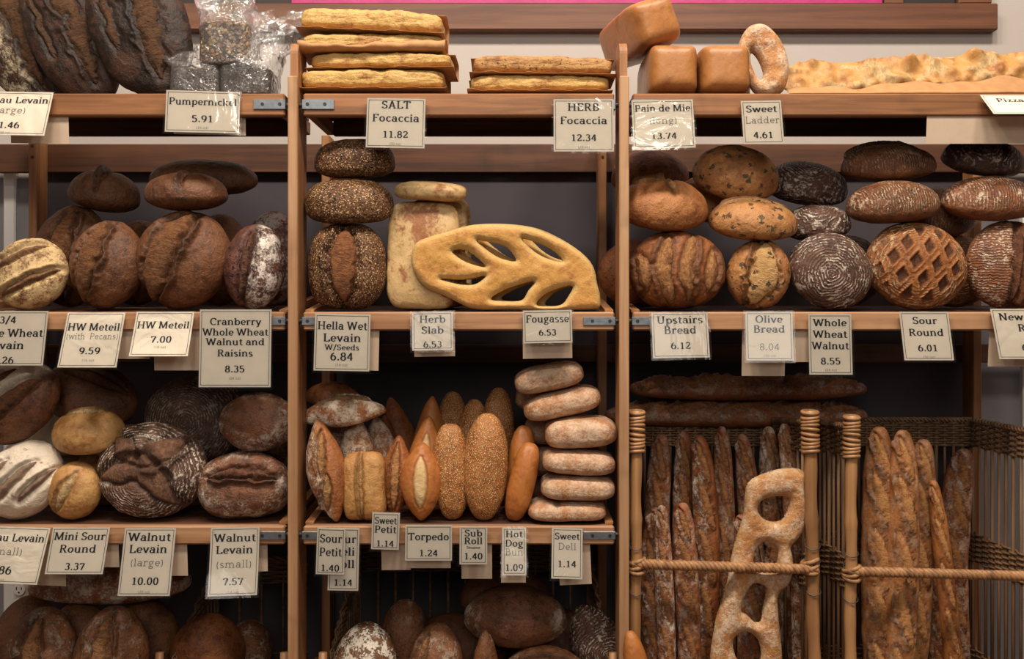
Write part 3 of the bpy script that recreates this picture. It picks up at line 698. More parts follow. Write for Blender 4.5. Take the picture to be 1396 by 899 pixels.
# ------------------------------------------------------------------ lettering: a small slab-serif alphabet drawn with a broad nib
GL = {
'a': (5.7, 'L4.2,0 4.2,3.2;A2.7,3.2,1.5,1.45,0,165;A2.5,1.5,1.6,1.25,0,360;S4.8,0,1.5'),
'b': (6.3, 'L1.4,0 1.4,7;E3.5,2.4,1.9,2.1;S1.0,7,1.7'), 'c': (5.2, 'A3.0,2.4,1.9,2.1,42,318'),
'd': (6.4, 'L4.8,0 4.8,7;E2.9,2.4,1.9,2.1;S4.4,7,1.7;S5.2,0,1.7'), 'e': (5.5, 'A2.9,2.4,1.9,2.1,0,318;L1.1,2.4 4.8,2.4'),
'f': (4, 'L1.8,0 1.8,5.4;A3.1,5.4,1.3,1.4,180,60;L.4,4.6 3.3,4.6;S1.8,0'), 'g': (5.8, 'E2.6,3.2,1.5,1.45;E2.8,-1.1,1.9,1.0;L1.7,2.0 1.6,.6 3.2,-.1;L3.8,4.3 5.4,4.7'),
'h': (6.6, 'L1.4,0 1.4,7;A3.2,2.9,1.7,1.75,180,0;L4.9,0 4.9,3;S1.4,0,2.4;S4.9,0,2.4;S1.0,7,1.7'),
'i': (3.1, 'L1.5,0 1.5,4.7;D1.5,6.3,.75;S1.5,0,2.5;S1.1,4.7,1.7'), 'k': (6.3, 'L1.4,0 1.4,7;L1.6,2.0 4.6,4.6;L2.7,3.0 5.0,0;S1.4,0,2.4;S5.1,0,2.2;S4.7,4.7,2;S1.0,7,1.7'),
'l': (3.1, 'L1.5,0 1.5,7;S1.5,0,2.5;S1.1,7,1.7'), 'm': (9.8, 'L1.4,0 1.4,4.7;A3.1,2.9,1.6,1.7,180,0;L4.75,0 4.75,3;A6.4,2.9,1.6,1.7,180,0;L8.1,0 8.1,3;S1.4,0,2.3;S4.8,0,2.3;S8.1,0,2.4;S1,4.7,1.6'),
'n': (6.6, 'L1.4,0 1.4,4.7;A3.2,2.9,1.7,1.75,180,0;L4.9,0 4.9,3;S1.4,0,2.4;S4.9,0,2.4;S1.0,4.7,1.7'), 'o': (5.9, 'E2.9,2.4,1.95,2.1'),
'p': (6.3, 'L1.5,-2 1.5,4.7;E3.5,2.4,1.9,2.1;S1.5,-2,2.5;S1.1,4.7,1.7'), 'r': (4.7, 'L1.5,0 1.5,4.7;A3.3,2.9,1.7,1.75,175,55;S1.6,0,2.7;S1.1,4.7,1.7;D4.0,4.0,.55'),
's': (4.7, 'A2.4,3.45,1.3,1.05,30,250;A2.4,1.25,1.4,1.1,80,-150;L1.9,2.75 3.0,2.1'), 't': (4, 'L1.8,1.2 1.8,6.0;A3.0,1.3,1.2,1.15,180,310;L.4,4.5 3.5,4.5'),
'u': (6.6, 'L1.4,4.7 1.4,1.8;A3.1,1.8,1.7,1.65,180,360;L4.8,0 4.8,4.7;S1.0,4.7,1.7;S4.4,4.7,1.7;S5.3,0,1.6'),
'v': (5.6, 'L.8,4.6 2.9,.1;L2.8,.1 4.8,4.6;S.9,4.7,2.2;S4.8,4.7,1.9'), 'w': (8.3, 'L.8,4.6 2.5,.2;L2.5,.2 4.1,4.6;L4.1,4.6 5.8,.2;L5.8,.2 7.5,4.6;S.9,4.7,2.1;S7.4,4.7,1.9'),
'y': (5.6, 'L.8,4.6 2.9,.1;L4.8,4.6 2.3,-1.8;L2.4,-1.8 .9,-1.8;S.9,4.7,2.2;S4.8,4.7,1.9'), 'z': (5, 'L.8,4.4 4.3,4.4;L4.1,4.4 .9,.3;L.8,.3 4.4,.3;L4.4,.3 4.4,1.2'),
'A': (7.4, 'L1.2,0 3.6,7;L3.6,7 6.1,0;L2.1,2.2 5.2,2.2;S1.1,0,2.3;S6.1,0,2.5'), 'B': (6.9, 'L1.7,0 1.7,7;L.8,6.7 3.5,6.7;A3.5,5.2,1.6,1.5,90,-90;L1.7,3.7 3.8,3.7;A3.8,2,1.9,1.7,90,-90;L.8,.3 3.8,.3'),
'C': (6.9, 'A3.9,3.5,2.9,3.3,48,312;L5.9,4.9 5.9,6.6'), 'D': (7.7, 'L1.7,0 1.7,7;L.8,6.7 3.4,6.7;A3.4,3.5,3.3,3.2,90,-90;L.8,.3 3.4,.3'), 'E': (6.4, 'L1.7,0 1.7,7;L.8,6.7 5.4,6.7;L1.7,3.6 4.6,3.6;L.8,.3 5.7,.3;L5.4,5.6 5.4,6.9;L5.7,.1 5.7,1.5'),
'F': (6.1, 'L1.7,0 1.7,7;L.8,6.7 5.4,6.7;L1.7,3.6 4.6,3.6;S1.7,0,2.8;L5.4,5.5 5.4,6.9'), 'H': (8.3, 'L1.7,0 1.7,7;L6.5,0 6.5,7;L1.7,3.6 6.5,3.6;S1.7,0;S1.7,7;S6.5,0;S6.5,7'),
'L': (6.1, 'L1.7,0 1.7,7;S1.7,7;L.8,.3 5.5,.3;L5.5,.1 5.5,1.7'), 'M': (10, 'L1.5,0 1.8,7;L1.9,7 4.9,.5;L4.9,.5 7.9,7;L8.2,0 8.0,7;S1.5,0,2.5;S8.2,0,2.6;S1.5,7,1.9;S8.3,7,1.9'),
'N': (8.2, 'L1.5,0 1.5,7;L1.6,6.8 6.3,.2;L6.4,0 6.4,7;S1.5,0,2.4;S1.2,7,2;S6.4,7,2.4'), 'O': (7.9, 'E3.9,3.5,2.95,3.3'), 'P': (6.7, 'L1.7,0 1.7,7;L.8,6.7 3.6,6.7;A3.6,4.9,2,1.8,90,-90;L1.7,3.1 3.6,3.1;S1.7,0,2.8'),
'R': (7.3, 'L1.7,0 1.7,7;L.8,6.7 3.6,6.7;A3.6,5.1,1.8,1.6,90,-90;L1.7,3.5 3.6,3.5;L3.7,3.5 6.0,.1;S1.7,0,2.6;S6.3,0,1.9'),
'S': (6, 'A3.0,5.15,1.85,1.55,25,240;A3.0,1.85,2.0,1.6,65,-155;L2.3,3.95 3.8,3.1;L4.7,5.5 4.7,6.6;L1.1,.5 1.1,1.6'), 'T': (6.9, 'L3.4,0 3.4,7;L.7,6.7 6.1,6.7;L.7,5.4 .7,6.9;L6.1,5.4 6.1,6.9;S3.4,0,2.9'),
'U': (7.8, 'L1.7,7 1.7,2.6;A3.9,2.6,2.2,2.4,180,360;L6.1,7 6.1,2.6;S1.7,7;S6.1,7,2.4'), 'W': (10.6, 'L.9,7 3.1,.1;L3.1,.1 5.2,6.6;L5.2,6.6 7.4,.1;L7.4,.1 9.5,7;S1,7,2.6;S9.5,7,2.3'),
'Y': (7, 'L.9,7 3.5,3.2;L6.1,7 3.5,3.2;L3.5,0 3.5,3.4;S1,7,2.4;S6.1,7,2.1;S3.5,0,2.8'),
'0': (5.7, 'E2.8,3.35,1.85,3.2'), '1': (5.7, 'L3.0,0 3.0,6.6;L1.4,5.7 3.0,6.4;S3.0,0,3.4'), '2': (5.7, 'A2.7,4.9,1.75,1.65,165,-40;L4.1,4.0 1.0,.6;L.9,.35 4.6,.35;L4.6,.3 4.6,1.3'),
'3': (5.7, 'A2.6,5.0,1.65,1.5,150,-90;A2.6,1.85,1.9,1.7,90,-155'), '4': (5.7, 'L3.8,0 3.8,6.6;L3.7,6.5 .7,2.1;L.6,1.9 5.2,1.9'), '5': (5.7, 'L1.3,6.4 4.4,6.4;L1.3,6.5 1.2,3.6;A2.6,2.1,1.95,1.95,130,-150'),
'6': (5.7, 'E2.85,2.1,1.85,1.95;A4.3,2.6,3.3,3.9,180,105'), '7': (5.7, 'L.9,6.3 4.8,6.3;L4.7,6.3 2.3,0;L.9,5.2 .9,6.4'), '8': (5.7, 'E2.8,5.0,1.55,1.5;E2.8,1.8,1.85,1.7'), '9': (5.7, 'E2.85,4.5,1.85,1.95;A1.4,4.0,3.3,3.9,0,-75'),
'.': (2.7, 'D1.35,.6,.75'), '/': (4.6, 'L.6,-1 4.0,7.4'), '(': (3.4, 'A4.2,2.6,2.8,4.4,130,230'), ')': (3.4, 'A-.8,2.6,2.8,4.4,50,-50'), ' ': (2.6, ''),
}
def glyphs(text, bold=1.0):
    polys = []; cx = 0; hw, hh = .74 * bold, .34 * (.6 + .4 * bold)
    def ribbon(P):
        P = np.array(P, float)
        T = np.gradient(P, axis=0); T /= np.linalg.norm(T, axis=1)[:, None] + 1e-9; N = np.stack([-T[:, 1], T[:, 0]], 1)
        w = np.sqrt((hw * N[:, 0]) ** 2 + (hh * N[:, 1]) ** 2)[:, None]; A, B = P + N * w, P - N * w
        for i in range(len(P) - 1): polys.append([A[i], A[i+1], B[i+1], B[i]])
    for ch in text:
        adv, s = GL[ch]; off = np.array([cx, 0])
        for st in filter(None, s.split(';')):
            k, a = st[0], st[1:]
            if k == 'L': ribbon([np.array([float(v) for v in q.split(',')]) + off for q in a.split(' ')])
            else:
                f = [float(v) for v in a.split(',')]
                if k == 'E': f += [0, 360]; k = 'A'
                if k == 'A':
                    n = max(5, int(abs(f[5] - f[4]) / 15)); t = np.radians(np.linspace(f[4], f[5], n + 1)); ribbon(np.stack([f[0] + cx + f[2] * np.cos(t), f[1] + f[3] * np.sin(t)], 1))
                if k == 'D': t = np.linspace(0, 2*math.pi, 11)[:-1]; r = f[2] * (.75 + .25 * bold); polys.append([np.array([f[0] + cx + r * math.cos(q), f[1] + r * math.sin(q)]) for q in t])
                if k == 'S':
                    wd = (f[2] if len(f) > 2 else 2.8) / 2; x = f[0] + cx; y = f[1]; h = .5 * (.6 + .4 * bold); y0, y1 = (y - h, y) if y > 3 else (y, y + h)
                    polys.append([np.array(q) for q in ((x - wd, y0), (x + wd, y0), (x + wd, y1), (x - wd, y1))])
        cx += adv + .12
    return polys, cx
def price_sign(label, x0, y0, w, h, lines, tilt=6, roll=0, yaw=0, bend=0.0, back=None, Y=-.0095, border=True):
    """x0,y0 top left in the photo, w,h in pixels; lines: (text, cap height px, y fraction, bold)"""
    c = pos(x0 + w / 2, y0, Y); k = kpx(Y); W, H = w * k, h * k / math.cos(R(tilt))
    s = empty('price_sign', c, label, 'price sign', 'price signs on the shelf fronts', (R(-tilt), R(roll), R(yaw)))
    def P(x, z, off):      # x across, z down from the top edge; the lower half curls
        q = -z / H; return (x, -off - bend * q * q - abs(bend) * .4 * (x / W) ** 2, z)
    def sheet(name, x0, x1, z0, z1, off, mat, nx=6, nz=8, th=.0004, par=s, r=0.0):
        V, F = [], []
        for side in (0, 1):
            for i in range(nx + 1):
                for j in range(nz + 1): V.append(P(x0 + (x1 - x0) * i / nx, z0 + (z1 - z0) * j / nz, off - side * th))
        n = (nx + 1) * (nz + 1); g = lambda i, j: i * (nz + 1) + j
        for i in range(nx):
            for j in range(nz):
                F.append([g(i, j), g(i+1, j), g(i+1, j+1), g(i, j+1)]); F.append([n + g(i, j+1), n + g(i+1, j+1), n + g(i+1, j), n + g(i, j)])
        for i in range(nx): F.append([g(i, 0), n + g(i, 0), n + g(i+1, 0), g(i+1, 0)]); F.append([g(i+1, nz), n + g(i+1, nz), n + g(i, nz), g(i, nz)])
        for j in range(nz): F.append([g(0, j+1), n + g(0, j+1), n + g(0, j), g(0, j)]); F.append([g(nx, j), n + g(nx, j), n + g(nx, j+1), g(nx, j+1)])
        return mesh_obj(name, V, F, mat, par, False)
    e = .0042
    sheet('card', -W/2 + e, W/2 - e, -e*.5, -H + e*1.2, 0.0, M_CARD)
    if border:
        m = MB(); bw = .0010; g = e + .0038; x1, x2, z1, z2 = -W/2 + g, W/2 - g, -g + e*.5, -H + g + .001
        def strip(a, b, c2, d, n=10):
            for i in range(n):
                if b - a > c2 - d: q = [(a + (b-a)*i/n, c2), (a + (b-a)*(i+1)/n, c2), (a + (b-a)*(i+1)/n, d), (a + (b-a)*i/n, d)]
                else: q = [(a, c2 + (d-c2)*i/n), (b, c2 + (d-c2)*i/n), (b, c2 + (d-c2)*(i+1)/n), (a, c2 + (d-c2)*(i+1)/n)]
                m.add([P(x, z, .0003) for x, z in q], [[0, 3, 2, 1]])
        strip(x1, x2, z1, z1 - bw); strip(x1, x2, z2 + bw, z2); strip(x1, x1 + bw, z1, z2); strip(x2 - bw, x2, z1, z2)
        m.build('border_line', M_INK, s)
    for text, cap, fy, bold in lines:
        pl, tw = glyphs(text, 1.0 if bold else .46); sc = cap * k / 7.0; squeeze = min(1.0, (W - 2 * e - .012) / (tw * sc)); m = MB()
        for q in pl: m.add([P((v[0] - tw / 2) * sc * squeeze, -H * fy + v[1] * sc - cap * k * .5, .0004) for v in q], [list(range(len(q)))])
        m.build('lettering', M_INK if bold else M_INKL, s)
    V = [P(-W/2 + W * i / 10, .0003 + (-H - .0003) * j / 12, .0016) for i in range(11) for j in range(13)]
    mesh_obj('plastic_sleeve', V, [[i*13+j, i*13+j+1, (i+1)*13+j+1, (i+1)*13+j] for i in range(10) for j in range(12)], M_SLEEVE, s, True)
    m = MB(); m.box(-.012, .012, .0002, .0075, -.006, -.001, .0005); m.build('hanger', M_SLEEVE, s)
    if back:   # (x offset px, extra length px, width px, roll): blank rear card behind the front one
        dx, ex, bw_, br = back; a = R(tilt + 5); m = MB(); L_ = (h + ex) * k; hw2 = bw_ * k / 2
        m.box(-hw2, hw2, -.0003, .0003, -L_, -.034, .0001); o = m.build('back_card', M_CARDB, s); o.location = (dx * k, .0135, 0); o.rotation_euler = (a, R(br), 0)
    return s
B_, N_ = True, False
OZ = lambda t='(24 oz)', y=.93: (t, 3.6, y, N_)
price_sign('price sign at the far upper left reading au Levain (large) 11.46', -38, 124, 114, 68, [('Pain au Levain', 10, .20, B_), ('(large)', 10, .42, N_), ('11.46', 10, .74, B_), OZ(y=.90)], 20, 1, back=(30, -2, 80, 0))
price_sign('price sign with bright glare reading Pumpernickel 5.91', 226, 123, 103, 63, [('Pumpernickel', 10, .26, B_), ('5.91', 10, .64, B_), OZ('(16 oz)', .84)], 9, 0, 7, back=(6, -6, 96, 0))
price_sign('price sign reading SALT Focaccia 11.82', 498, 133, 85, 73, [('SALT', 10.5, .14, B_), ('Focaccia', 10.5, .39, B_), ('11.82', 9.5, .70, B_), OZ('(20 oz)', .88)], 5, 1)
price_sign('price sign reading HERB Focaccia 12.34', 752, 134, 87, 77, [('HERB', 10.5, .16, B_), ('Focaccia', 10.5, .40, B_), ('12.34', 9.5, .71, B_), OZ('(20 oz)', .88)], 5, 0)
price_sign('price sign reading Pain de Mie (long) 13.74', 858, 135, 89, 73, [('Pain de Mie', 10, .18, B_), ('(long)', 9.5, .42, N_), ('13.74', 9.5, .72, B_), OZ('(32 oz)', .90)], 12, -1)
price_sign('price sign reading Sweet Ladder 4.61', 1007, 136, 60, 66, [('Sweet', 10, .20, B_), ('Ladder', 10, .44, N_), ('4.61', 9.5, .76, B_)], 12, -1)
price_sign('price sign under the flat pizza bread reading Pizza Bianca', 1333, 129, 128, 37, [('Pizza Bianca', 10, .28, B_), ('7.12', 10, .66, B_)], 47, 0, back=(-30, 22, 200, 0))
price_sign('price sign reading 3/4 Whole Wheat Levain 7.26', -44, 423, 113, 78, [('3/4', 10, .17, B_), ('Whole Wheat', 11, .40, B_), ('Levain', 11, .61, B_), ('7.26', 10, .87, B_)], 12, 0)
price_sign('price sign reading HW Meteil (with Pecans) 9.59', 90, 425, 84, 78, [('HW Meteil', 10.5, .27, B_), ('(with  Pecans)', 9, .43, N_), ('9.59', 10, .68, B_), OZ('(16 oz)', .84)], 22, 0, back=(34, -16, 66, 0))
price_sign('smaller price sign reading only HW Meteil 7.00', 184, 424, 84, 65, [('HW Meteil', 10.5, .30, B_), ('7.00', 10, .60, B_), OZ('(16 oz)', .76)], 22, 0, 0, .004, back=(16, 14, 74, 0))
price_sign('tallest price sign reading Cranberry Whole Wheat Walnut and Raisins 8.35', 270, 421, 103, 110, [('Cranberry', 9.5, .16, B_), ('Whole Wheat', 9.5, .29, B_), ('Walnut and', 9.5, .41, B_), ('Raisins', 9.5, .55, B_), ('8.35', 9.5, .745, B_), OZ('(24 oz)', .86)], 3, 0)
price_sign('price sign reading Hella Wet Levain W/Seeds 6.84', 427, 427, 81, 82, [('Hella Wet', 11, .21, B_), ('Levain', 11, .41, B_), ('W/Seeds', 7.5, .57, B_), ('6.84', 11, .72, B_), OZ('(16 oz)', .86)], 3, 1, back=(24, -4, 50, 1))
price_sign('price sign reading Herb Slab 6.53', 559, 424, 61, 57, [('Herb', 10, .20, B_), ('Slab', 10, .46, B_), ('6.53', 9, .80, B_)], 6, -1, back=(1, 5, 56, 0))
price_sign('price sign reading Fougasse 6.53', 710, 422, 72, 49, [('Fougasse', 10, .26, B_), ('6.53', 8.5, .64, B_)], 4, -1, back=(0, 18, 68, 0))
price_sign('price sign reading Upstairs Bread 6.12', 885, 425, 82, 66, [('Upstairs', 10.5, .17, B_), ('Bread', 10.5, .38, B_), ('6.12', 9.5, .70, B_)], 10, -1)
price_sign('price sign reading Olive Bread 8.04', 1014, 424, 68, 71, [('Olive', 10, .16, B_), ('Bread', 10, .35, B_), ('8.04', 9.5, .69, N_), OZ('(16 oz)', .86)], 7, 0, -6, .004, back=(-5, 18, 58, 0))
price_sign('price sign reading Whole Wheat Walnut 8.55', 1099, 427, 64, 87, [('Whole', 10, .15, B_), ('Wheat', 10, .33, B_), ('Walnut', 10, .51, B_), ('8.55', 9.5, .75, B_), OZ('(24 oz)', .89)], 4, 0, back=(-26, -20, 40, 0))
price_sign('price sign reading Sour Round 6.01', 1223, 424, 72, 70, [('Sour', 10, .19, B_), ('Round', 10, .42, B_), ('6.01', 9.5, .72, B_), OZ('(16 oz)', .89)], 15, 0)
price_sign('price sign cut by the right edge reading New York Rye 6.71', 1347, 420, 98, 72, [('New York', 10.5, .17, B_), ('Rye', 10.5, .38, B_), ('6.71', 9.5, .74, B_), OZ('(16 oz)', .92)], 20, 0, back=(4, 6, 92, 0))
price_sign('price sign at the lower left edge reading au Levain (small) 5.86', -40, 717, 112, 73, [('Pain au Levain', 10.5, .20, B_), ('(small)', 10, .43, N_), ('5.86', 11, .74, B_), OZ('(14 oz)', .90)], 25, 2, back=(40, 8, 60, 0), Y=-.0145)
price_sign('price sign reading Mini Sour Round 3.37', 70, 718, 83, 62, [('Mini Sour', 10.5, .20, B_), ('Round', 10.5, .45, B_), ('3.37', 9.5, .80, B_)], 22, 0, back=(18, -6, 56, 0))
price_sign('price sign reading Walnut Levain (large) 10.00', 168, 719, 75, 90, [('Walnut', 11, .14, B_), ('Levain', 11, .31, B_), ('(large)', 10, .50, N_), ('10.00', 10, .76, B_), OZ('(28 oz)', .91)], 16, 0, back=(26, -22, 40, 0))
price_sign('price sign reading Walnut Levain (small) 7.57', 286, 718, 70, 93, [('Walnut', 10.5, .16, B_), ('Levain', 10.5, .33, B_), ('(small)', 10, .53, N_), ('7.57', 9.5, .77, B_), OZ('(14 oz)', .92)], 8, 0, 6, .016, back=(16, -28, 50, 0))
price_sign('narrow price sign reading Sour Petit 1.40', 430, 719, 44, 67, [('Sour', 11, .23, B_), ('Petit', 11, .50, B_), ('1.40', 9, .82, B_)], 3, 1.5, Y=-.0165)
price_sign('price sign half hidden behind the Sour Petit sign reading Deli Roll 1.14', 446, 719, 47, 89, [('Sour', 11, .18, B_), ('Deli', 11, .37, B_), ('Roll', 11, .56, B_), ('1.14', 9, .84, B_)], 2, 1, Y=-.0095)
price_sign('small price sign reading Sweet Petit 1.14', 505, 698, 43, 54, [('Sweet', 9.5, .22, B_), ('Petit', 9.5, .44, B_), ('1.14', 8.5, .79, B_)], 4, 1.5, back=(11, 29, 40, -2))
price_sign('widest sign of the roll shelf reading Torpedo 1.24', 550, 715, 69, 52, [('Torpedo', 10, .32, B_), ('1.24', 9, .74, B_)], 5, 0, back=(-2, 11, 62, 0))
price_sign('price sign reading Sub Roll 1.40', 624, 717, 43, 55, [('Sub', 9, .18, B_), ('Roll', 9, .37, B_), ('Sesame', 3.5, .53, B_), ('1.40', 9, .74, B_)], 5, 0, back=(4, 21, 42, 0))
price_sign('price sign reading Hot Dog Bun 1.09', 682, 718, 38, 66, [('Hot', 9, .15, B_), ('Dog', 9, .33, B_), ('Bun', 9, .50, N_), ('1.09', 9, .80, B_)], 14, 0, 0, .002, back=(-1, 13, 34, 0))
price_sign('price sign reading Sweet Deli 1.14', 750, 719, 47, 70, [('Sweet', 9, .17, B_), ('Deli', 9, .36, N_), ('1.14', 9, .68, B_)], 12, 1, -2, .003, back=(8, 11, 44, -4))
# ------------------------------------------------------------------ bread materials
CR = (226, 208, 178)
MT_LEV = bread_mat('dark_levain_crust', (78, 46, 28), (36, 24, 18), (112, 70, 36), (232, 214, 178), fl=.9, patch=(.40, .58), bump=.7)
MT_34 = bread_mat('floured_wheat_crust', (150, 92, 52), (112, 64, 38), (150, 92, 54), (216, 186, 136), fl=1.15, fth=(.38, .56))
MT_MET = bread_mat('meteil_crust', (132, 80, 44), (96, 56, 36), (152, 96, 48), (200, 170, 130), fl=.3, bump=.7, scoredark=(100, 56, 32), seeds=([(190, 140, 80), (90, 50, 30)], 260, .16, .7))
MT_CRAN = bread_mat('cranberry_crust', (120, 70, 54), (70, 40, 34), (128, 76, 52), (232, 220, 208), mode='dust', fl=1.1, bump=1.0, spots=((52, 24, 24), 75, .16), fth=(.44, .56))
MT_HEL = bread_mat('seeded_crust', (132, 84, 48), (92, 56, 34), (168, 102, 52), fl=0, seeds=([(206, 170, 122), (44, 34, 28), (146, 104, 64)], 230, .44), bump=1.0, scoredark=(120, 66, 34))
MT_HERB = bread_mat('pale_slab_crust', (226, 186, 122), (178, 110, 62), (236, 204, 148), (240, 225, 195), fl=.35, patch=(.50, .60), bump=.35, mott=.2, smooth=True)
MT_FOUG = bread_mat('fougasse_crust', (232, 166, 76), (206, 128, 56), (246, 212, 134), fl=0, patch=(.48, .68), bump=.5, rough=.5, scoredark=(232, 184, 104), fth=(.9, 1), mott=.2, smooth=True)
MT_UP = bread_mat('upstairs_crust', (166, 96, 46), (116, 60, 32), (206, 142, 78), fl=.25, bump=.7, scoredark=(150, 92, 46), mott=.4)
MT_UP2 = bread_mat('upstairs_pale_crust', (196, 124, 62), (164, 92, 46), (224, 164, 98), fl=.25, bump=.7, scoredark=(180, 116, 62), mott=.35)
MT_OLV = bread_mat('olive_crust', (208, 142, 78), (172, 104, 54), (228, 176, 108), (236, 210, 170), fl=.3, bump=.6, spots=((84, 70, 48), 46, .24), scoredark=(204, 146, 82), mott=.3)
MT_WAL = bread_mat('walnut_round_crust', (112, 74, 56), (80, 50, 42), (120, 76, 52), (230, 218, 200), mode='rings', fl=1.0, rs=300, bump=.9)
MT_SOUR = bread_mat('sour_round_crust', (168, 100, 46), (120, 66, 32), (128, 72, 38), (226, 200, 160), mode='rings', fl=.75, rs=300, bump=.8, burnt=(176, 108, 52))
MT_SOUR2 = bread_mat('sour_dark_crust', (140, 82, 44), (96, 54, 32), (168, 108, 58), (222, 200, 168), mode='lines', fl=.9, rs=320, bump=.8)
MT_RYE = bread_mat('rye_crust', (158, 92, 52), (118, 64, 38), (150, 88, 50), (232, 216, 190), mode='lines', fl=1.0, rs=320, bump=.7)
MT_DRK = bread_mat('dark_ring_crust', (92, 56, 42), (58, 36, 30), (110, 66, 44), (214, 200, 184), mode='rings', fl=.9, rs=300, bump=.9)
MT_MINI = bread_mat('mini_sour_crust', (222, 166, 94), (190, 124, 62), (238, 196, 132), (240, 220, 180), fl=.5, bump=.4, mott=.25)
MT_SML = bread_mat('small_levain_crust', (140, 84, 50), (100, 58, 38), (152, 94, 58), (236, 222, 200), fl=1.5, fth=(.30, .48), bump=.6)
MT_WLV = bread_mat('walnut_levain_crust', (124, 84, 64), (84, 54, 42), (156, 108, 78), (236, 224, 206), mode='rings', fl=1.25, rs=300, bump=1.1, scoredark=(112, 72, 54))
MT_WLS = bread_mat('walnut_small_crust', (140, 84, 52), (98, 58, 38), (142, 88, 56), (232, 218, 198), fl=.9, bump=1.1, scoredark=(78, 48, 34))
MT_PET = bread_mat('sour_petit_crust', (186, 112, 56), (150, 82, 42), (214, 152, 88), (238, 222, 198), fl=1.0, bump=.6, fth=(.42, .6))
MT_DELI = bread_mat('sour_deli_crust', (216, 156, 84), (190, 122, 60), (226, 172, 100), (240, 222, 190), fl=.3, bump=.6, scoredark=(176, 114, 60), mott=.3)
MT_SPET = bread_mat('sweet_petit_crust', (186, 106, 50), (150, 80, 38), (216, 148, 82), fl=.1, bump=.5, rough=.5)
MT_TORP = bread_mat('torpedo_crust', (214, 130, 58), (190, 106, 46), (246, 208, 146), fl=.1, bump=.25, rough=.42, scoredark=(238, 190, 120), mott=.15, smooth=True)
MT_SUB = bread_mat('sesame_crust', (200, 122, 56), (172, 98, 44), (210, 140, 76), fl=0, bump=.6, rough=.5, seeds=([(236, 202, 146), (226, 180, 118)], 250, .36, .06))
MT_HOT = bread_mat('hot_dog_crust', (206, 122, 50), (182, 98, 40), (220, 150, 80), fl=0, bump=.15, rough=.42, mott=.12, smooth=True)
MT_SWD = bread_mat('sweet_deli_crust', (198, 130, 76), (164, 94, 52), (226, 172, 112), (236, 216, 190), fl=.62, bump=.5, fth=(.36, .62), mott=.3)
MT_BAG = bread_mat('baguette_crust', (172, 96, 46), (126, 64, 34), (196, 126, 66), (232, 214, 192), fl=.9, bump=.5, fth=(.44, .62), mott=.25)
MT_BAG2 = bread_mat('golden_baguette_crust', (196, 120, 56), (144, 80, 40), (222, 156, 86), (236, 216, 188), fl=.45, bump=.45, fth=(.44, .6), scoredark=(178, 108, 54), mott=.2, smooth=True)
MT_LADD = bread_mat('ladder_crust', (214, 140, 68), (182, 104, 52), (226, 166, 96), (236, 216, 190), fl=.75, bump=.5, fth=(.42, .62), scoredark=(206, 136, 74), mott=.25)
MT_PIZ = bread_mat('pizza_bread_crust', (226, 164, 86), (186, 112, 52), (240, 204, 140), (244, 226, 190), fl=.3, bump=.22, patch=(.46, .68), burnt=(122, 66, 32), mott=.2, smooth=True)
MT_FOC = bread_mat('salt_focaccia_crust', (228, 180, 96), (196, 132, 62), (240, 206, 140), fl=.1, bump=.5, patch=(.5, .66), mott=.3)
MT_FOCH = bread_mat('herb_focaccia_crust', (204, 148, 78), (166, 104, 52), (216, 166, 100), fl=0, bump=.6, spots=((96, 72, 40), 90, .10), mott=.3)
MT_PDM = bread_mat('sandwich_loaf_crust', (200, 128, 62), (166, 98, 46), (226, 160, 90), fl=0, bump=.18, rough=.42, coat=.25, patch=(.45, .75), mott=.15, smooth=True)
MT_PUM = bread_mat('pumpernickel_crumb', (134, 108, 88), (86, 66, 54), (90, 70, 56), fl=0, bump=.8, seeds=([(140, 116, 92), (48, 36, 30)], 150, .3))
MT_PUMS = bread_mat('seeded_pumpernickel_crumb', (140, 104, 74), (96, 68, 48), (90, 70, 56), fl=0, bump=1.0, seeds=([(214, 172, 116), (186, 134, 84), (228, 196, 146)], 120, .50))
MT_CRK = bread_mat('cracked_flour_crust', (146, 96, 60), (98, 62, 42), (186, 124, 72), (236, 226, 208), fl=1.2, bump=1.0, fth=(.47, .52))
MT_TAN = bread_mat('tan_split_crust', (150, 92, 52), (108, 64, 38), (186, 124, 72), (232, 216, 192), fl=.8, bump=.8, fth=(.5, .64))
MT_PALE = bread_mat('pale_ladder_crust', (236, 208, 150), (218, 172, 106), (240, 214, 160), fl=.3, bump=.3)

BR = 'bread'
ONE = [([(-.88, -.04), (.88, .04)], .26, .16, 1)]
CROSS = [([(-.8, .05), (.8, -.05)], .16, .13, 1), ([(.05, -.8), (-.05, .8)], .16, .13, 1)]
GT = 'loaves on the top shelf'; G1 = 'loaves on the middle shelf'; G2 = 'loaves on the lower shelf'; G3 = 'loaves on the bottom row'

# --- top shelf, left: three leaning dark levains
for px, py, rl, lab, fl in ((26, 30, 118, 'dark leaning loaf at the upper left corner with a pale floury patch', 'half'), (96, 26, 117, 'dark leaning loaf between the floury corner loaf and the widest leaning loaf', 'none'),
                        (190, 22, 112, 'widest dark leaning loaf on the top shelf, beside the plastic bags', 'none')):
    bread('levain_loaf', lab, BR, 'dark levain loaves leaning on the top shelf', MT_LEV, px, py, 215, 112 if px < 180 else 132, 52, {26: .19, 96: .13, 190: .07}[px], 0, 'shelf', 0, rl, 0, 4, n=56, a=2.3, bot=.6, pinch=.18,
          slashes=[([(-.8, -.1), (.1, -.35), (.85, -.1)], .24, .12, 1), ([(-.3, .5), (.6, .45)], .10, .1, 0)], flour=fl, lump=.08, jag=2.6)

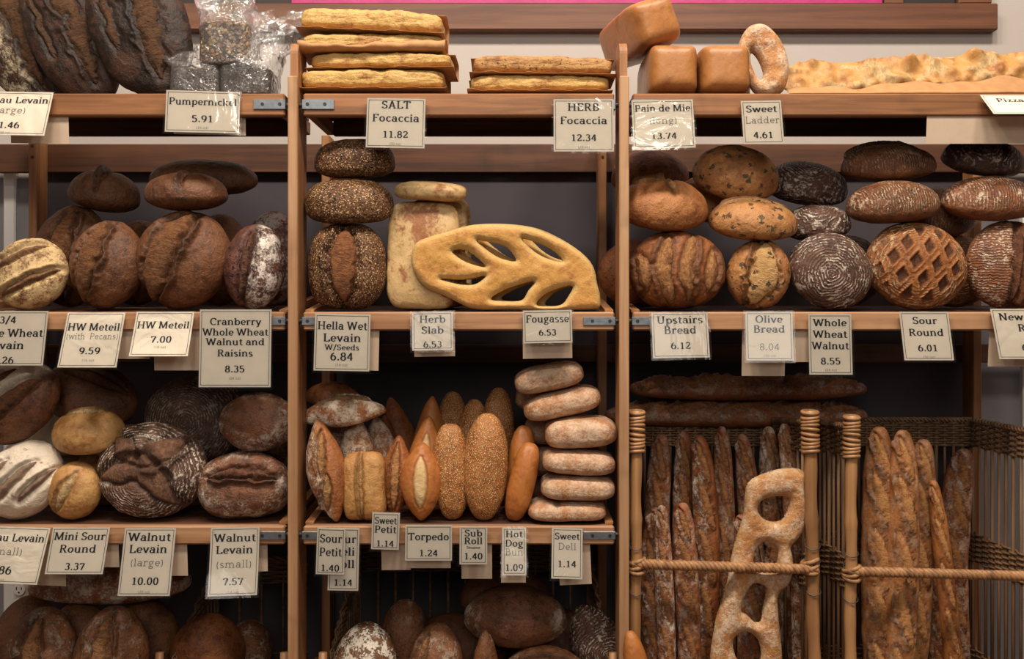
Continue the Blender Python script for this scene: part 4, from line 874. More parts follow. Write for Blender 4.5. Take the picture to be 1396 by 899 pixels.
# --- bagged pumpernickel
def bag_mesh(hx, hy, hz, up, flare, seed, dx=0.0):
    n, m = 44, 34; V, F = [], []
    rs = np.random.RandomState(seed)
    for j in range(m + 1):
        v = j / m
        if v < .45: z = -hz + 2 * hz * v / .45; sx, sy = hx, hy; cx = 0
        else:
            q = (v - .45) / .55; z = hz + up * q; nk = 1 - .12 * math.sin(math.pi * min(1, q * 1.0)) ; sx = hx * nk * (1 + flare * q ** 2); sy = hy * (1 - .75 * q); cx = dx * q
        for i in range(n):
            a = 2 * math.pi * i / n; ca, sa = math.cos(a), math.sin(a); r = (abs(ca) ** 6 + abs(sa) ** 6) ** (-1/6)
            V.append((cx + sx * ca * r, sy * sa * r, z))
    for j in range(m):
        for i in range(n): F.append([j*n + i, j*n + (i+1) % n, (j+1)*n + (i+1) % n, (j+1)*n + i])
    F.append(list(range(n))[::-1]); V = np.array(V)
    amp = .0018 + .020 * np.clip((V[:, 2] - hz) / up, 0, 1) ** .7
    for f, k in ((40, 1.0), (95, .5)):
        V += np.stack([noise3(V, f, seed + q) for q in (1, 2, 3)], 1) * (amp * k)[:, None] * np.array([1, 1, .8])
    return V, F
for i, (px, py, w_, h_, mt, lab, up, dx, Y) in enumerate(((274, 106, 66, 42, MT_PUM, 'dark pumpernickel block in clear plastic, lower left of the three bags', .05, -.01, .07),
                                   (342, 106, 68, 40, MT_PUM, 'dark pumpernickel block in clear plastic, lower right of the three bags', .13, .06, .07),
                                   (314, 58, 66, 58, MT_PUMS, 'pumpernickel block with pale grains in a clear bag on top of the other two', .12, -.02, .07))):
    k = kpx(Y); z = shelf_z(0, Y) + (.033 if i < 2 else .118); x = pos(px, 0, Y)[0]
    e = empty('bagged_pumpernickel', (x, Y, z), lab, 'packaged bread', 'bagged pumpernickel blocks')
    V, F, at = loaf_mesh(w_ * k, .10, h_ * k if i == 2 else .058, n=20, a=9, b=9, bot=1.0, lump=.01, seed=50 + i)
    mesh_obj('bread_block', V, F, mt, e, attrs=at)
    V, F = bag_mesh(w_ * k / 2 + .003, .053, (h_ * k if i == 2 else .058) / 2 + .003, up, .9, 60 + i, dx); mesh_obj('plastic_bag', V, F, M_BAG, e)

# --- focaccia wrapped in kraft paper
def focaccia(label, px, py, w_, h_, mt, Y, cover, rise, seed, yaw=0, roll=0):
    k = kpx(Y); c = pos(px, py, Y); L_, H_, W_ = w_ * k, h_ * k * 1.08, .13
    e = empty('wrapped_focaccia', c, label, 'bread', 'focaccia slabs in brown paper', (0, R(roll), R(yaw)))
    V, F, at = loaf_mesh(L_, W_, H_, n=44, a=9, b=4.5, bot=1.0, lump=.10, fine=.03, seed=seed, dents=3); at['score'] = sstep(.1, -.5, V[:, 2] / H_) * .0 + sstep(-.2, -.9, -V[:, 1] / W_ * 0) ; at['score'] = np.zeros(len(V))
    mesh_obj('bread_slab', V, F, mt, e, attrs=at)
    # paper: front lip, under, up the back and over the top
    n, m = 40, 30; hw = W_ / 2 + .004; ht = H_ / 2 + .003; prof = []
    path = [(-hw - .004, -ht + rise * H_), (-hw - .002, -ht + .002), (-hw + .01, -ht), (hw - .01, -ht), (hw, -ht + .01), (hw, ht - .008), (hw - .012, ht), (-hw + .05 + (1 - cover) * .06, ht + .001)]
    P = np.array(path); s = np.concatenate([[0], np.cumsum(np.linalg.norm(np.diff(P, axis=0), axis=1))]); s /= s[-1]; q = np.linspace(0, 1, m + 1)
    prof = np.stack([np.interp(q, s, P[:, 0]), np.interp(q, s, P[:, 1])], 1)
    V = []; 
    for i in range(n + 1):
        u = i / n; x = (u - .5) * (L_ + .014); lip = 1 + 1.1 * sstep(.7, 1.0, u) + .3 * math.sin(u * 9 + seed) 
        for j, (y, z) in enumerate(prof):
            zz = z
            if q[j] < s[1]: zz = -ht + .002 + (z + ht - .002) * lip
            zz += (.0022 * math.sin(u * 23 + seed) + .0012 * math.sin(u * 51 + j)) * (1 if q[j] < s[1] else 0.4 if z > 0 else 0.0)
            V.append((x, y - (.004 * math.sin(u * 13 + seed) if z > 0 else 0), max(zz, -ht)))
    F = [[i*(m+1)+j, (i+1)*(m+1)+j, (i+1)*(m+1)+j+1, i*(m+1)+j+1] for i in range(n) for j in range(m)]
    o = mesh_obj('paper_wrap', V, F, M_PAPER, e); md = o.modifiers.new('thick', 'SOLIDIFY'); md.thickness = .0006
    return e
focaccia('pale salt focaccia in brown paper, lowest of the tall four-slab stack', 513, 116, 190, 24, MT_FOC, .085, .6, .02, 3)
focaccia('salt focaccia in brown paper, second from the bottom of the four-slab stack', 524, 91.5, 188, 19, MT_FOC, .09, 1, .0, 5, -2)
focaccia('salt focaccia with a wide front paper flap, third up in the four-slab stack', 512, 67, 186, 20, MT_FOC, .085, .6, .35, 8, 1)
focaccia('salt focaccia on top of the four-slab stack', 511, 38, 188, 27, MT_FOC, .085, 1, .0, 11, 0, 2.5)
focaccia('herb focaccia in brown paper, lower of the two-slab stack', 735, 121.5, 184, 20, MT_FOC, .085, .4, .05, 14)
focaccia('darker herb focaccia in brown paper, upper of the two-slab stack', 739, 97.5, 186, 22, MT_FOCH, .085, 1, .0, 17, 0, .8)

# --- sandwich loaves
KW = dict(n=48, a=7, b=5, bot=1.0, lump=.02, fine=.004)
bread('sandwich_loaf', 'smooth golden square loaf right of the middle upright, lower left of three', BR, 'golden sandwich loaves', MT_PDM, 908, 102, 66, 66, 150, .135, 0, 'shelf', 0, 0, 0, 0, **KW)
bread('sandwich_loaf', 'smooth golden square loaf standing beside the small round ladder bread', BR, 'golden sandwich loaves', MT_PDM, 976, 103, 66, 66, 150, .135, 0, 'shelf', 0, 0, 0, 0, **KW)
bread('sandwich_loaf', 'smooth golden loaf lying tilted on top of the other square loaves', BR, 'golden sandwich loaves', MT_PDM, 870, 50, 64, 62, 150, .145, 0, 'drop', 0, 20, 14, 0, **KW)

# --- ladder bread seen end on, top shelf
def ring_bread(name, label, mt, ol, holes, Y, T, Rr, row, cell=.0022, yaw=0, lean=0, kind=BR, grp=None, botk=.6, seed=5, rest='shelf', cc=None):
    k = kpx(Y); P = [np.array(ol, float)] + [np.array(h, float) for h in holes]; c = (P[0].min(0) + P[0].max(0)) / 2
    loc2 = [np.stack([(p[:, 0] - c[0]) * k, -(p[:, 1] - c[1]) * k], 1) for p in P]
    V, F, at = flat_mesh(loc2[0], loc2[1:], T, Rr, cell, seed, botk)
    M = orient(0, 0, yaw, lean); loc = settle(name, V, F, M, pos(c[0], c[1], Y), row, rest, c[0], c[1])
    o = mesh_obj(name, V, F, mt, attrs=at); o.matrix_world = Matrix.Translation(Vector(loc)) @ M.to_4x4(); return tag(o, label, kind, grp)
ring_bread('ladder_bread', 'small floured ring end of a ladder bread standing on the top shelf beside square loaves', MT_LADD,
    [(1010, 56), (1022, 40), (1042, 39), (1060, 56), (1071, 80), (1074, 106), (1066, 130), (1046, 137), (1028, 130), (1014, 106), (1006, 78)],
    [[(1024, 76), (1031, 82), (1037, 94), (1040, 106), (1036, 114), (1029, 104), (1024, 90)]], .045, .030, .020, 0, yaw=-8)
ring_bread('ladder_bread', 'pale end of a ladder bread peeking out behind the small floured ring', MT_PALE,
    [(1006, 84), (1014, 90), (1020, 104), (1022, 128), (1016, 136), (1006, 136), (1000, 120), (1000, 96)], [], .115, .018, .014, 0)

# --- long pizza bread on brown paper
Y = .10; k = kpx(Y); c = pos(1240, 101, Y)
V, F, at = loaf_mesh(352 * k, .085, .018, n=64, a=5, b=3, bot=.8, lump=.02, fine=.004, seed=77, long=True)
rs = np.random.RandomState(4); hl = 176 * k; ed = np.zeros(len(V))
for _ in range(120):
    bx, by, br = rs.uniform(-hl, hl), rs.uniform(-.045, .045), rs.uniform(.005, .016); g = np.exp(-((V[:, 0] - bx) ** 2 + (V[:, 1] - by) ** 2) / br ** 2)
    V[:, 2] += g * br * .62 * (V[:, 2] > -.002); V[:, 1] += g * br * .2 * np.sign(V[:, 1])
    if rs.rand() < .75: ed = np.maximum(ed, (np.exp(-((V[:, 0] - bx) ** 2 + (V[:, 1] - by) ** 2) / (br * .6) ** 2)) * rs.uniform(.3, .75))
at['edge'] = ed; at['score'] = at['score'] + .8 * sstep(.05, .35, fbm(V, 38, 2, 3)) * (1 - ed)
M = orient(28, 3.0, 0, 0); o = mesh_obj('pizza_bread', V, F, MT_PIZ, attrs=at)
loc = settle('pizza_bread', V, F, M, c, 0, 'none', 0, 0); o.matrix_world = Matrix.Translation(Vector(loc)) @ M.to_4x4()
tag(o, 'very long flat bubbly golden bread lying on brown paper at the upper right', BR)
V, n, m_ = [], 90, 14
for i in range(n + 1):
    u = i / n; x = pos(1072 + 360 * u, 0, .04)[0]
    rise = .018 + .030 * u + .004 * math.sin(u * 17) + .0025 * math.sin(u * 40)
    for j in range(m_ + 1):
        v = j / m_; y = .012 + .012 * math.sin(v * 2.2) + .003 * math.sin(u * 31 + v * 7) + .002 * math.sin(u * 67 - v * 11)
        if v < .25: V.append((x, .22 - .208 * v / .25, SHZ[0][0] + .0012 + .09 * (.22 - .208 * v / .25)))
        else: w2 = (v - .25) / .75; V.append((x, .012 + .038 * w2 + .004 * math.sin(u * 29 + w2 * 6) * w2, SHZ[0][0] + .0024 + rise * w2))
F = [[i*(m_+1)+j, (i+1)*(m_+1)+j, (i+1)*(m_+1)+j+1, i*(m_+1)+j+1] for i in range(n) for j in range(m_)]
o = mesh_obj('kraft_paper_sheet', V, F, M_PAPER); md = o.modifiers.new('thick', 'SOLIDIFY'); md.thickness = .0006
tag(o, 'brown paper sheet folded up in front of the long flat bread', 'paper')

# ================================================== middle shelf, left
def L1(label, mt, px, py, l, w, t, Y, rest='shelf', p=0, roll=0, yaw=0, lean=0, name='bread_loaf', row=1, grp=G1, **kw): return bread(name, label, BR, grp, mt, px, py, l, w, t, Y, row, rest, p, roll, yaw, lean, **kw)
SP = [([(-.92, .02), (-.3, .10), (.3, .08), (.9, -.05)], .34, .20, -1)]
L1('floured round loaf at the left edge of the middle shelf', MT_34, 42, 372, 104, 98, 62, .06, p=8, roll=20, n=52, slashes=[([(-.9, .35), (.75, .55)], .13, .14, 1), ([(-.8, -.45), (.9, -.25)], .13, .14, 1)], flour='all', name='round_loaf')
L1('smaller brown split loaf standing above the with Pecans sign', MT_MET, 148, 364, 124, 100, 74, .07, roll=84, lean=6, n=56, pinch=.12, slashes=[([(-.92, .42), (-.2, .34), (.4, .24), (.92, .0)], .36, .2, -1)])
L1('largest brown split loaf standing above the HW Meteil 7.00 sign', MT_MET, 252, 357, 138, 128, 84, .075, roll=80, lean=6, n=60, pinch=.10, slashes=[([(-.95, .42), (-.2, .36), (.4, .2), (.92, -.1)], .38, .2, -1)])
L1('dark fruit loaf with white flour flecks left of the left upright', MT_CRAN, 348, 365, 114, 84, 70, .065, roll=84, lean=4, n=56, pinch=.08, slashes=[([(-.85, .2), (.85, .05)], .2, .16, -1)], flour='halfn', lump=.06)
L1('dim brown loaf behind, between the floured round and the smaller split loaf', MT_MET, 100, 330, 140, 104, 80, .20, roll=82, n=36, lean=4, pinch=.1, slashes=SP)
L1('dim brown loaf tip behind, between the two split loaves', MT_MET, 190, 335, 120, 88, 76, .21, roll=85, n=32, lean=4, pinch=.1, slashes=SP)
L1('dim dark seeded loaf in the back behind the fruit loaf', MT_CRAN, 372, 328, 130, 90, 70, .22, roll=86, n=32, pinch=.1, flour='light')
L1('dim brown loaf in the dark behind the largest split loaf', MT_MET, 300, 340, 130, 90, 70, .23, roll=88, n=32, pinch=.1)
L1('small brown loaf lying on top of the largest split loaf', MT_MET, 254, 262, 112, 84, 54, .085, 'drop', p=84, roll=1, n=48, bot=.6, slashes=[([(.1, -.9), (.12, .8)], .09, .11, 1)])
L1('very dim loaf lying in the dark at the upper left of the middle shelf', MT_MET, 142, 254, 94, 80, 58, .22, 'drop', p=84, roll=-8, n=32, slashes=[([(.1, -.9), (.12, .8)], .09, .2, 1)])
L1('very dim long loaf lying in the dark just under the Pumpernickel sign', MT_MET, 278, 222, 146, 90, 52, .22, 'drop', p=80, n=32, bot=.6)
# middle
L1('seeded loaf standing with a bare split down its front', MT_HEL, 474, 367, 120, 106, 78, .07, roll=89, lean=2, n=60, a=2.6, slashes=[([(-.86, 0), (.86, .0)], .40, .16, 1)])
L1('seeded loaf lying on the standing seeded loaf', MT_HEL, 477, 277, 118, 90, 62, .08, 'drop', p=76, n=52, a=2.4, b=2.6, slashes=[([(-.5, .1), (.3, .2)], .2, .12, 0)])
L1('dim seeded loaf on top of the three stacked seeded loaves', MT_HEL, 484, 220, 108, 86, 56, .11, 'drop', p=80, n=44, a=2.4, b=2.6)
L1('pale flat slab standing upright with brown patches, left of the fougasse', MT_HERB, 577, 351, 148, 98, 34, .08, roll=89, lean=5, n=52, a=5, b=3, bot=.9, lump=.05, dents=4, name='slab_bread')
L1('pale slab standing just behind the front herb slab', MT_HERB, 592, 347, 150, 90, 34, .135, roll=88, lean=5, n=40, a=5, b=3, bot=.9, lump=.05, name='slab_bread')
L1('pale slab lying across the top behind the standing herb slabs', MT_HERB, 588, 268, 96, 80, 27, .104, 'drop', p=80, roll=-3, n=36, a=4, b=3, bot=.9, lump=.05, name='slab_bread')
L1('pale slab standing at the back right of the herb slabs', MT_HERB, 604, 345, 150, 78, 30, .21, roll=90, lean=4, n=32, a=5, b=3, bot=.9, lump=.05, name='slab_bread')
f2 = lambda q: [(400 + x / 2.643, 180 + y / 2.643) for x, y in q]
FO = f2([(424, 470), (440, 415), (490, 390), (560, 370), (620, 352), (700, 346), (800, 350), (880, 365), (950, 395), (1010, 430), (1060, 470), (1085, 510), (1095, 560), (1105, 600), (1105, 640), (1080, 652), (980, 655), (880, 655), (780, 652), (700, 655), (640, 648), (600, 630), (540, 600), (480, 575), (440, 530)])
FH = [f2(h) for h in ([(575, 444), (610, 436), (650, 456), (692, 496), (655, 492), (610, 474)], [(664, 404), (720, 412), (770, 430), (802, 476), (755, 470), (710, 446)], [(826, 398), (880, 412), (935, 440), (968, 478), (915, 468), (865, 440)],
      [(533, 542), (590, 545), (640, 541), (690, 532), (655, 560), (600, 560)], [(712, 614), (755, 584), (815, 562), (866, 552), (845, 585), (822, 618), (765, 622)], [(876, 634), (905, 598), (955, 576), (1004, 568), (990, 604), (965, 634), (920, 640)])]
ring_bread('fougasse', 'golden leaf-shaped flat bread with slits standing in front on the middle shelf', MT_FOUG, FO, FH, .045, .020, .019, 1, .0021, lean=0, grp='fougasses', seed=21)
ring_bread('fougasse', 'second golden slit flat bread standing right behind the front fougasse', MT_FOUG, [(x * .97 + 24, y + 3) for x, y in FO], [[(x * .97 + 34, y + 4) for x, y in h] for h in FH], .088, .016, .019, 1, .0026, lean=0, grp='fougasses', seed=25)
# right
UPS = [([(-.18, -.9), (-.40, .0), (-.20, .8)], .20, .08, 1), ([(.18, -.85), (.10, 0), (.30, .85)], .19, .08, -1), ([(-.68, -.6), (-.84, .35)], .17, .07, 1), ([(.58, -.65), (.72, .45)], .17, .07, -1)]
L1('big chestnut round loaf with leaf-like cuts above the Upstairs Bread sign', MT_UP, 922, 372, 130, 106, 84, .075, p=6, n=60, b=2.4, a=2.2, slashes=UPS, name='round_loaf')
L1('round loaf with green olives and an open cut, above the Olive Bread sign', MT_OLV, 1034, 385, 98, 84, 66, .065, p=4, roll=78, n=52, slashes=[([(-.9, .1), (.0, -.1), (.9, .15)], .5, .14, 1)], name='round_loaf')
L1('dark round loaf with fine white flour rings', MT_WAL, 1131, 372, 116, 102, 64, .065, p=2, roll=-25, n=52, b=2.3, flour='all', name='round_loaf')
LAT = [([(-.75, .2), (.0, .85)], .0, .0, 0)]
dia = []
for cx_, cy_ in ((-.12, .34), (.33, -.16), (.02, -.62), (-.55, -.12), (.62, .42), (.78, -.42), (-.50, .62), (.28, .80)): dia.append(([(cx_ - .13, cy_ - .22), (cx_ + .13, cy_ + .22)], .17, .20, 0))
L1('round loaf with a lattice of diamond cuts', MT_SOUR, 1248, 368, 138, 120, 72, .07, p=4, roll=-12, n=64, b=2.3, lattice=2.1, flour='rim', name='round_loaf')
L1('round brown loaf with white flour grid on its left half, at the right edge', MT_RYE, 1372, 368, 122, 110, 74, .07, roll=86, n=52, slashes=[([(-.95, .02), (.95, -.02)], .12, .2, -1)], flour='half', name='round_loaf')
L1('chestnut loaf lying on the big leaf-cut round loaf', MT_UP2, 903, 288, 124, 100, 66, .085, 'drop', p=62, roll=-4, n=52, slashes=[([(-.7, .3), (.05, .25)], .16, .15, 1), ([(.1, .7), (.15, -.5)], .12, .07, -1)])
L1('pale olive loaf lying tilted on the round olive loaf', MT_OLV, 1026, 313, 120, 92, 56, .075, 'drop', p=72, roll=-3, n=52, slashes=[([(-.8, .05), (.9, .1)], .18, .1, 1)])
L1('large olive loaf leaning at the back above the tilted olive loaf', MT_OLV, 1003, 262, 118, 92, 66, .15, 'drop', p=50, roll=-8, n=48)
L1('dim olive loaf peeking out behind the large back olive loaf', MT_OLV, 966, 250, 100, 84, 60, .24, 'drop', p=60, n=32)
L1('dim chestnut loaf at the back behind the chestnut loaf pair', MT_UP, 886, 262, 110, 84, 66, .22, 'drop', p=60, n=32)
L1('chestnut loaf at the back, showing just beside the middle upright', MT_UP, 870, 330, 110, 96, 80, .20, p=20, n=32)
L1('small dark flecked loaf lying behind, above the ringed dark round', MT_WAL, 1113, 300, 92, 80, 50, .11, 'drop', p=76, roll=4, n=44, flour='all')
L1('dark flecked loaf on the top of the pile behind the ringed dark round', MT_DRK, 1097, 250, 116, 94, 62, .14, 'drop', p=70, roll=-8, n=48, flour='all')
L1('dim dark round at the back between olive and lattice loaves', MT_DRK, 1150, 350, 110, 100, 70, .20, p=10, n=32, flour='light', name='round_loaf')
L1('brown ringed loaf lying on the lattice-cut round loaf', MT_SOUR2, 1217, 284, 122, 100, 60, .09, 'drop', p=76, roll=4, n=52, flour='top', slashes=[([(-.2, .6), (.8, .35)], .1, .14, 1)])
L1('dark ragged loaf on the top of the pile above the lattice-cut round', MT_SOUR2, 1210, 232, 126, 92, 50, .15, 'drop', p=74, roll=3, n=48, flour='light', slashes=[([(-.9, .2), (.9, .3)], .16, .25, 1)])
L1('dim brown round at the back behind the lattice-cut loaf', MT_SOUR, 1300, 350, 110, 100, 70, .20, p=10, n=32, flour='light', name='round_loaf')
L1('dim loaf tucked at the back between the two ringed brown loaves', MT_SOUR2, 1278, 290, 96, 84, 62, .20, 'drop', p=60, n=32, flour='light')
L1('long brown loaf with fine flour lines lying at the right edge', MT_RYE, 1349, 281, 128, 96, 62, .085, 'drop', p=74, roll=-1, n=52, flour='top', pinch=.1)
L1('dark loaf with pale floury end on the top of the pile at the right edge', MT_DRK, 1338, 222, 108, 88, 50, .14, 'drop', p=66, roll=-4, n=48, flour='rim', slashes=[([(.2, -.9), (.3, .9)], .12, .2, 1)])

# ================================================== lower shelf, left
def L2(*a, **k): k.setdefault('grp', G2); return L1(*a, row=2, **k)
L2('white floured loaf with brown cuts at the left edge of the lower shelf', MT_SML, 34, 667, 116, 98, 72, .065, p=10, roll=42, n=56, slashes=[([(-.8, .45), (.2, .55)], .13, .1, 1), ([(-.9, -.1), (.7, -.05)], .17, .12, 1), ([(-.2, -.6), (.8, -.5)], .13, .12, 1)], flour='all', lump=.04)
L2('small pale golden round roll beside the big flour-ringed loaf', MT_MINI, 104, 678, 80, 72, 60, .06, p=10, roll=70, n=44, slashes=[([(-.7, .1), (.7, -.1)], .22, .08, 1)], name='round_roll')
L2('big dark round loaf split in a cross with white flour rings', MT_WLV, 208, 658, 146, 128, 84, .075, p=4, n=64, b=2.3, slashes=[([(-.85, -.15), (0, .1), (.6, -.7)], .30, .11, 1), ([(-.1, .15), (.7, .66)], .28, .11, -1), ([(-.6, .7), (-.1, .2)], .24, .1, 1)], flour='rim', lump=.05, name='round_loaf')
L2('brown loaf with a wide dark split lying above the small walnut sign', MT_WLS, 336, 675, 124, 88, 80, .08, p=22, n=56, a=2.5, b=2.6, slashes=[([(-.78, .12), (0, .25), (.78, .12)], .20, .18, -1)], jag=1.8, flour='edge', lump=.05)
L2('darker oval loaf resting on the wide-split brown loaf', MT_WLS, 352, 590, 106, 80, 70, .09, 'drop', p=20, n=48, flour='edge', lump=.04)
L2('brown floured loaf leaning at the left edge above the white floured loaf', MT_SML, 26, 572, 128, 104, 76, .09, 'drop', p=20, roll=38, n=52, slashes=[([(-.8, -.2), (.8, -.1)], .26, .16, 1), ([(-.3, .6), (.5, .62)], .12, .12, 1)], flour='half')
L2('golden oval roll lying on the small pale round roll', MT_MINI, 122, 612, 94, 74, 56, .075, 'drop', p=60, roll=2, n=48, slashes=[([(-.6, .2), (.5, .4)], .16, .06, 1)], name='oval_roll')
L2('golden smooth roll lying behind the oval roll and the big round', MT_MINI, 176, 580, 90, 70, 46, .17, 'drop', p=76, n=40, name='oval_roll')
L2('dim round roll low in the back between golden rolls and the big round', MT_MINI, 150, 650, 100, 84, 70, .18, p=20, n=28, name='round_roll')
L2('dim brown loaf at the back above the golden rolls', MT_SML, 124, 534, 128, 96, 66, .20, 'drop', p=40, roll=-22, n=40, slashes=[([(-.6, .2), (.7, .3)], .16, .12, 1)], flour='none')
L2('dim loaf behind the leaning floured loaf and the oval roll', MT_SML, 96, 600, 110, 92, 70, .20, 'drop', p=40, n=28, flour='light')
L2('dim brown loaf standing at the back of the lower shelf left corner', MT_SML, 60, 640, 120, 100, 70, .21, p=20, n=28, flour='light')
L2('large very dark round loaf standing in the back behind the big round', MT_WLV, 268, 590, 140, 130, 80, .20, 'drop', p=10, n=44, flour='light', lump=.05, name='round_loaf')
L2('dim dark loaf low in the back between the big round and the wide-split loaf', MT_WLV, 290, 660, 120, 110, 70, .19, p=10, n=28, flour='light')
L2('dim dark loaf low in the back behind the wide-split loaf', MT_WLS, 350, 650, 120, 100, 70, .21, p=10, n=28, flour='light')
# lower shelf, middle
GR = 'rolls on the lower shelf'
L2('floury pointed roll standing leftmost behind the Sour Petit sign', MT_PET, 446, 654, 142, 54, 50, .045, roll=102, lean=5, n=48, pinch=.45, a=1.9, slashes=[([(-.75, .3), (-.1, -.1)], .26, .16, 1), ([(-.1, .2), (.75, -.2)], .26, .16, 1)], flour='half', name='pointed_roll', grp=GR)
L2('yellowish square-ended roll above the Deli Roll sign', MT_DELI, 497, 677, 92, 58, 44, .05, roll=92, lean=4, n=44, a=5, b=3, bot=.9, slashes=[([(-.95, .05), (.95, .1)], .12, .14, 1)], lump=.05, name='square_roll', grp=GR)
L2('pale floury pointed roll standing behind the square-ended roll', MT_PET, 490, 645, 136, 54, 48, .115, roll=97, lean=4, n=44, pinch=.4, flour='all', slashes=[([(-.7, .3), (.3, -.1)], .2, .14, 1)], name='pointed_roll', grp=GR)
L2('dim floury roll at the back between pointed and square-ended rolls', MT_PET, 462, 650, 128, 50, 46, .13, roll=100, lean=4, n=32, pinch=.4, flour='all', name='pointed_roll', grp=GR)
L2('floury pointed roll lying across the tops of the upright pointed rolls', MT_PET, 468, 572, 116, 54, 40, .10, 'drop', p=76, roll=6, n=44, pinch=.45, a=1.9, flour='all', slashes=[([(-.7, .2), (.7, .1)], .3, .15, 1)], name='pointed_roll', grp=GR)
L2('dim pointed roll lying at the back, top of the roll pile beside the left upright', MT_PET, 452, 548, 76, 50, 34, .16, 'drop', p=76, n=32, pinch=.4, name='pointed_roll', grp=GR)
L2('dim floury roll standing behind the square-ended roll, right side', MT_PET, 522, 650, 128, 50, 46, .17, roll=100, lean=4, n=32, pinch=.4, flour='all', name='pointed_roll', grp=GR)
L2('brown split roll standing just left of the torpedo roll', MT_SPET, 541, 660, 112, 42, 44, .075, roll=87, lean=4, n=44, pinch=.4, a=1.9, slashes=[([(-.8, 0), (.8, 0)], .34, .14, 1)], name='split_roll', grp=GR)
L2('brown split roll standing behind, between the square-ended and split rolls', MT_SPET, 527, 655, 124, 40, 44, .13, roll=93, lean=4, n=40, pinch=.4, a=1.9, slashes=[([(-.8, 0), (.8, 0)], .34, .14, 1)], name='split_roll', grp=GR)
L2('dark roll standing in the dim back behind the brown split rolls', MT_SPET, 548, 640, 144, 46, 46, .21, roll=104, lean=4, n=32, pinch=.4, name='split_roll', grp=GR)
TS = [([(-.62, 0), (.62, 0)], .36, .07, 0)]
L2('smooth golden roll with one pale open cut above the Torpedo sign', MT_TORP, 575, 668, 106, 58, 52, .05, roll=90, lean=4, n=52, pinch=.42, a=1.9, slashes=TS, jag=.25, name='torpedo_roll', grp=GR)
L2('torpedo roll peeking out above and behind the front torpedo roll', MT_TORP, 580, 652, 132, 50, 48, .12, roll=86, lean=4, n=36, pinch=.42, a=1.9, slashes=TS, jag=.25, name='torpedo_roll', grp=GR)
L2('dim torpedo roll farther back between the torpedo and the sesame rolls', MT_TORP, 584, 640, 150, 46, 46, .20, roll=86, lean=3, n=32, pinch=.42, a=1.9, name='torpedo_roll', grp=GR)
L2('sesame roll standing just right of the torpedo rolls, narrower of the front pair', MT_SUB, 615, 656, 130, 48, 46, .065, roll=92, lean=4, n=44, a=3, pinch=.15, name='sesame_roll', grp=GR)
L2('widest sesame roll standing in front above the Sub Roll sign', MT_SUB, 662, 650, 144, 60, 56, .06, roll=88, lean=4, n=48, a=2.6, pinch=.18, name='sesame_roll', grp=GR)
L2('dim sesame roll tip behind the narrower front sesame roll', MT_SUB, 617, 645, 158, 50, 46, .14, roll=90, lean=3, n=32, a=2.6, pinch=.18, name='sesame_roll', grp=GR)
L2('dim sesame roll behind, in the gap between the two front sesame rolls', MT_SUB, 640, 648, 150, 46, 46, .17, roll=84, lean=3, n=32, a=2.6, pinch=.18, name='sesame_roll', grp=GR)
L2('sesame roll standing tall behind the widest sesame roll', MT_SUB, 678, 640, 166, 50, 48, .135, roll=88, lean=3, n=36, a=2.6, pinch=.18, name='sesame_roll', grp=GR)
L2('smooth orange-brown bun leaning right above the Hot Dog Bun sign', MT_HOT, 712, 668, 108, 36, 40, .05, roll=76, lean=4, n=44, a=3, pinch=.1, name='hot_dog_bun', grp=GR)
L2('smooth bun tip behind the front hot dog bun', MT_HOT, 708, 660, 122, 36, 40, .11, roll=82, lean=4, n=32, a=3, pinch=.1, name='hot_dog_bun', grp=GR)
GD = 'floury rolls stacked at the right of the lower shelf'
KD = dict(n=44, a=4.2, b=2.8, bot=.85, flour='all', name='floury_roll', grp=GD, lump=.03)
CUT = [([(-.28, -.9), (-.25, .9)], .06, .16, 0)]
for lab, px, py, l, h, Y, rl, sl_ in (
    ('floury rectangular roll with a cut, lowest of the leaning roll stack', 772, 700, 106, 34, .07, 0, CUT), ('golden floury roll, second from the bottom of the leaning roll stack', 787, 664, 100, 40, .07, -1, []),
    ('floury roll third up in the leaning roll stack', 788, 622, 98, 40, .07, -3, []), ('plump floury roll with a cracked top, fourth up in the leaning roll stack', 791, 580, 98, 50, .075, 3, []),
    ('dusty roll tilted left, fifth up in the leaning roll stack', 766, 546, 106, 44, .10, 12, []), ('dim dusty roll at the very top of the leaning roll stack', 748, 516, 94, 44, .10, 12, [])):
    L2(lab, MT_SWD, px, py, l, 84, h * .88, Y, 'shelf' if py == 700 else 'drop', p=88, roll=rl, slashes=sl_, **KD)
for lab, px, py, Y in (('dim floury roll at the back, lowest behind the roll stack', 775, 695, .20), ('dim floury roll at the back, second up behind the roll stack', 772, 655, .20),
                       ('dim floury roll at the back, third up behind the roll stack', 768, 615, .20), ('dim floury roll at the back, fourth up behind the roll stack', 766, 580, .20), ('dim floury roll at the back, highest behind the roll stack', 752, 545, .20)):
    L2(lab, MT_SWD, px, py, 100, 76, 44, Y, 'shelf' if py == 695 else 'drop', p=88, **dict(KD, n=28))

# ================================================== bottom row
def L3(*a, **k):
    a = list(a); a[7] = a[7] + .02 if a[7] > 0 else a[7]
    k.setdefault('grp', G3); return L1(*a, row=3, **k)
L3('tan loaf with floury split standing at the bottom left corner', MT_TAN, 58, 905, 142, 98, 80, .06, roll=86, lean=5, n=52, pinch=.1, slashes=[([(-.85, .05), (.85, .0)], .32, .16, 1)], flour='light')
L3('chestnut loaf with floury split standing second at the bottom left', MT_TAN, 152, 908, 142, 98, 80, .06, roll=84, lean=5, n=52, pinch=.1, slashes=[([(-.85, .1), (.85, .05)], .32, .16, -1)], flour='light')
L3('dim loaf standing between the bottom left pair at the back', MT_TAN, 106, 905, 124, 90, 76, .17, roll=88, lean=4, n=28, flour='none')
L3('dim loaf standing at the back of the bottom left corner', MT_TAN, 40, 905, 120, 90, 76, .21, roll=88, lean=4, n=28, flour='none')
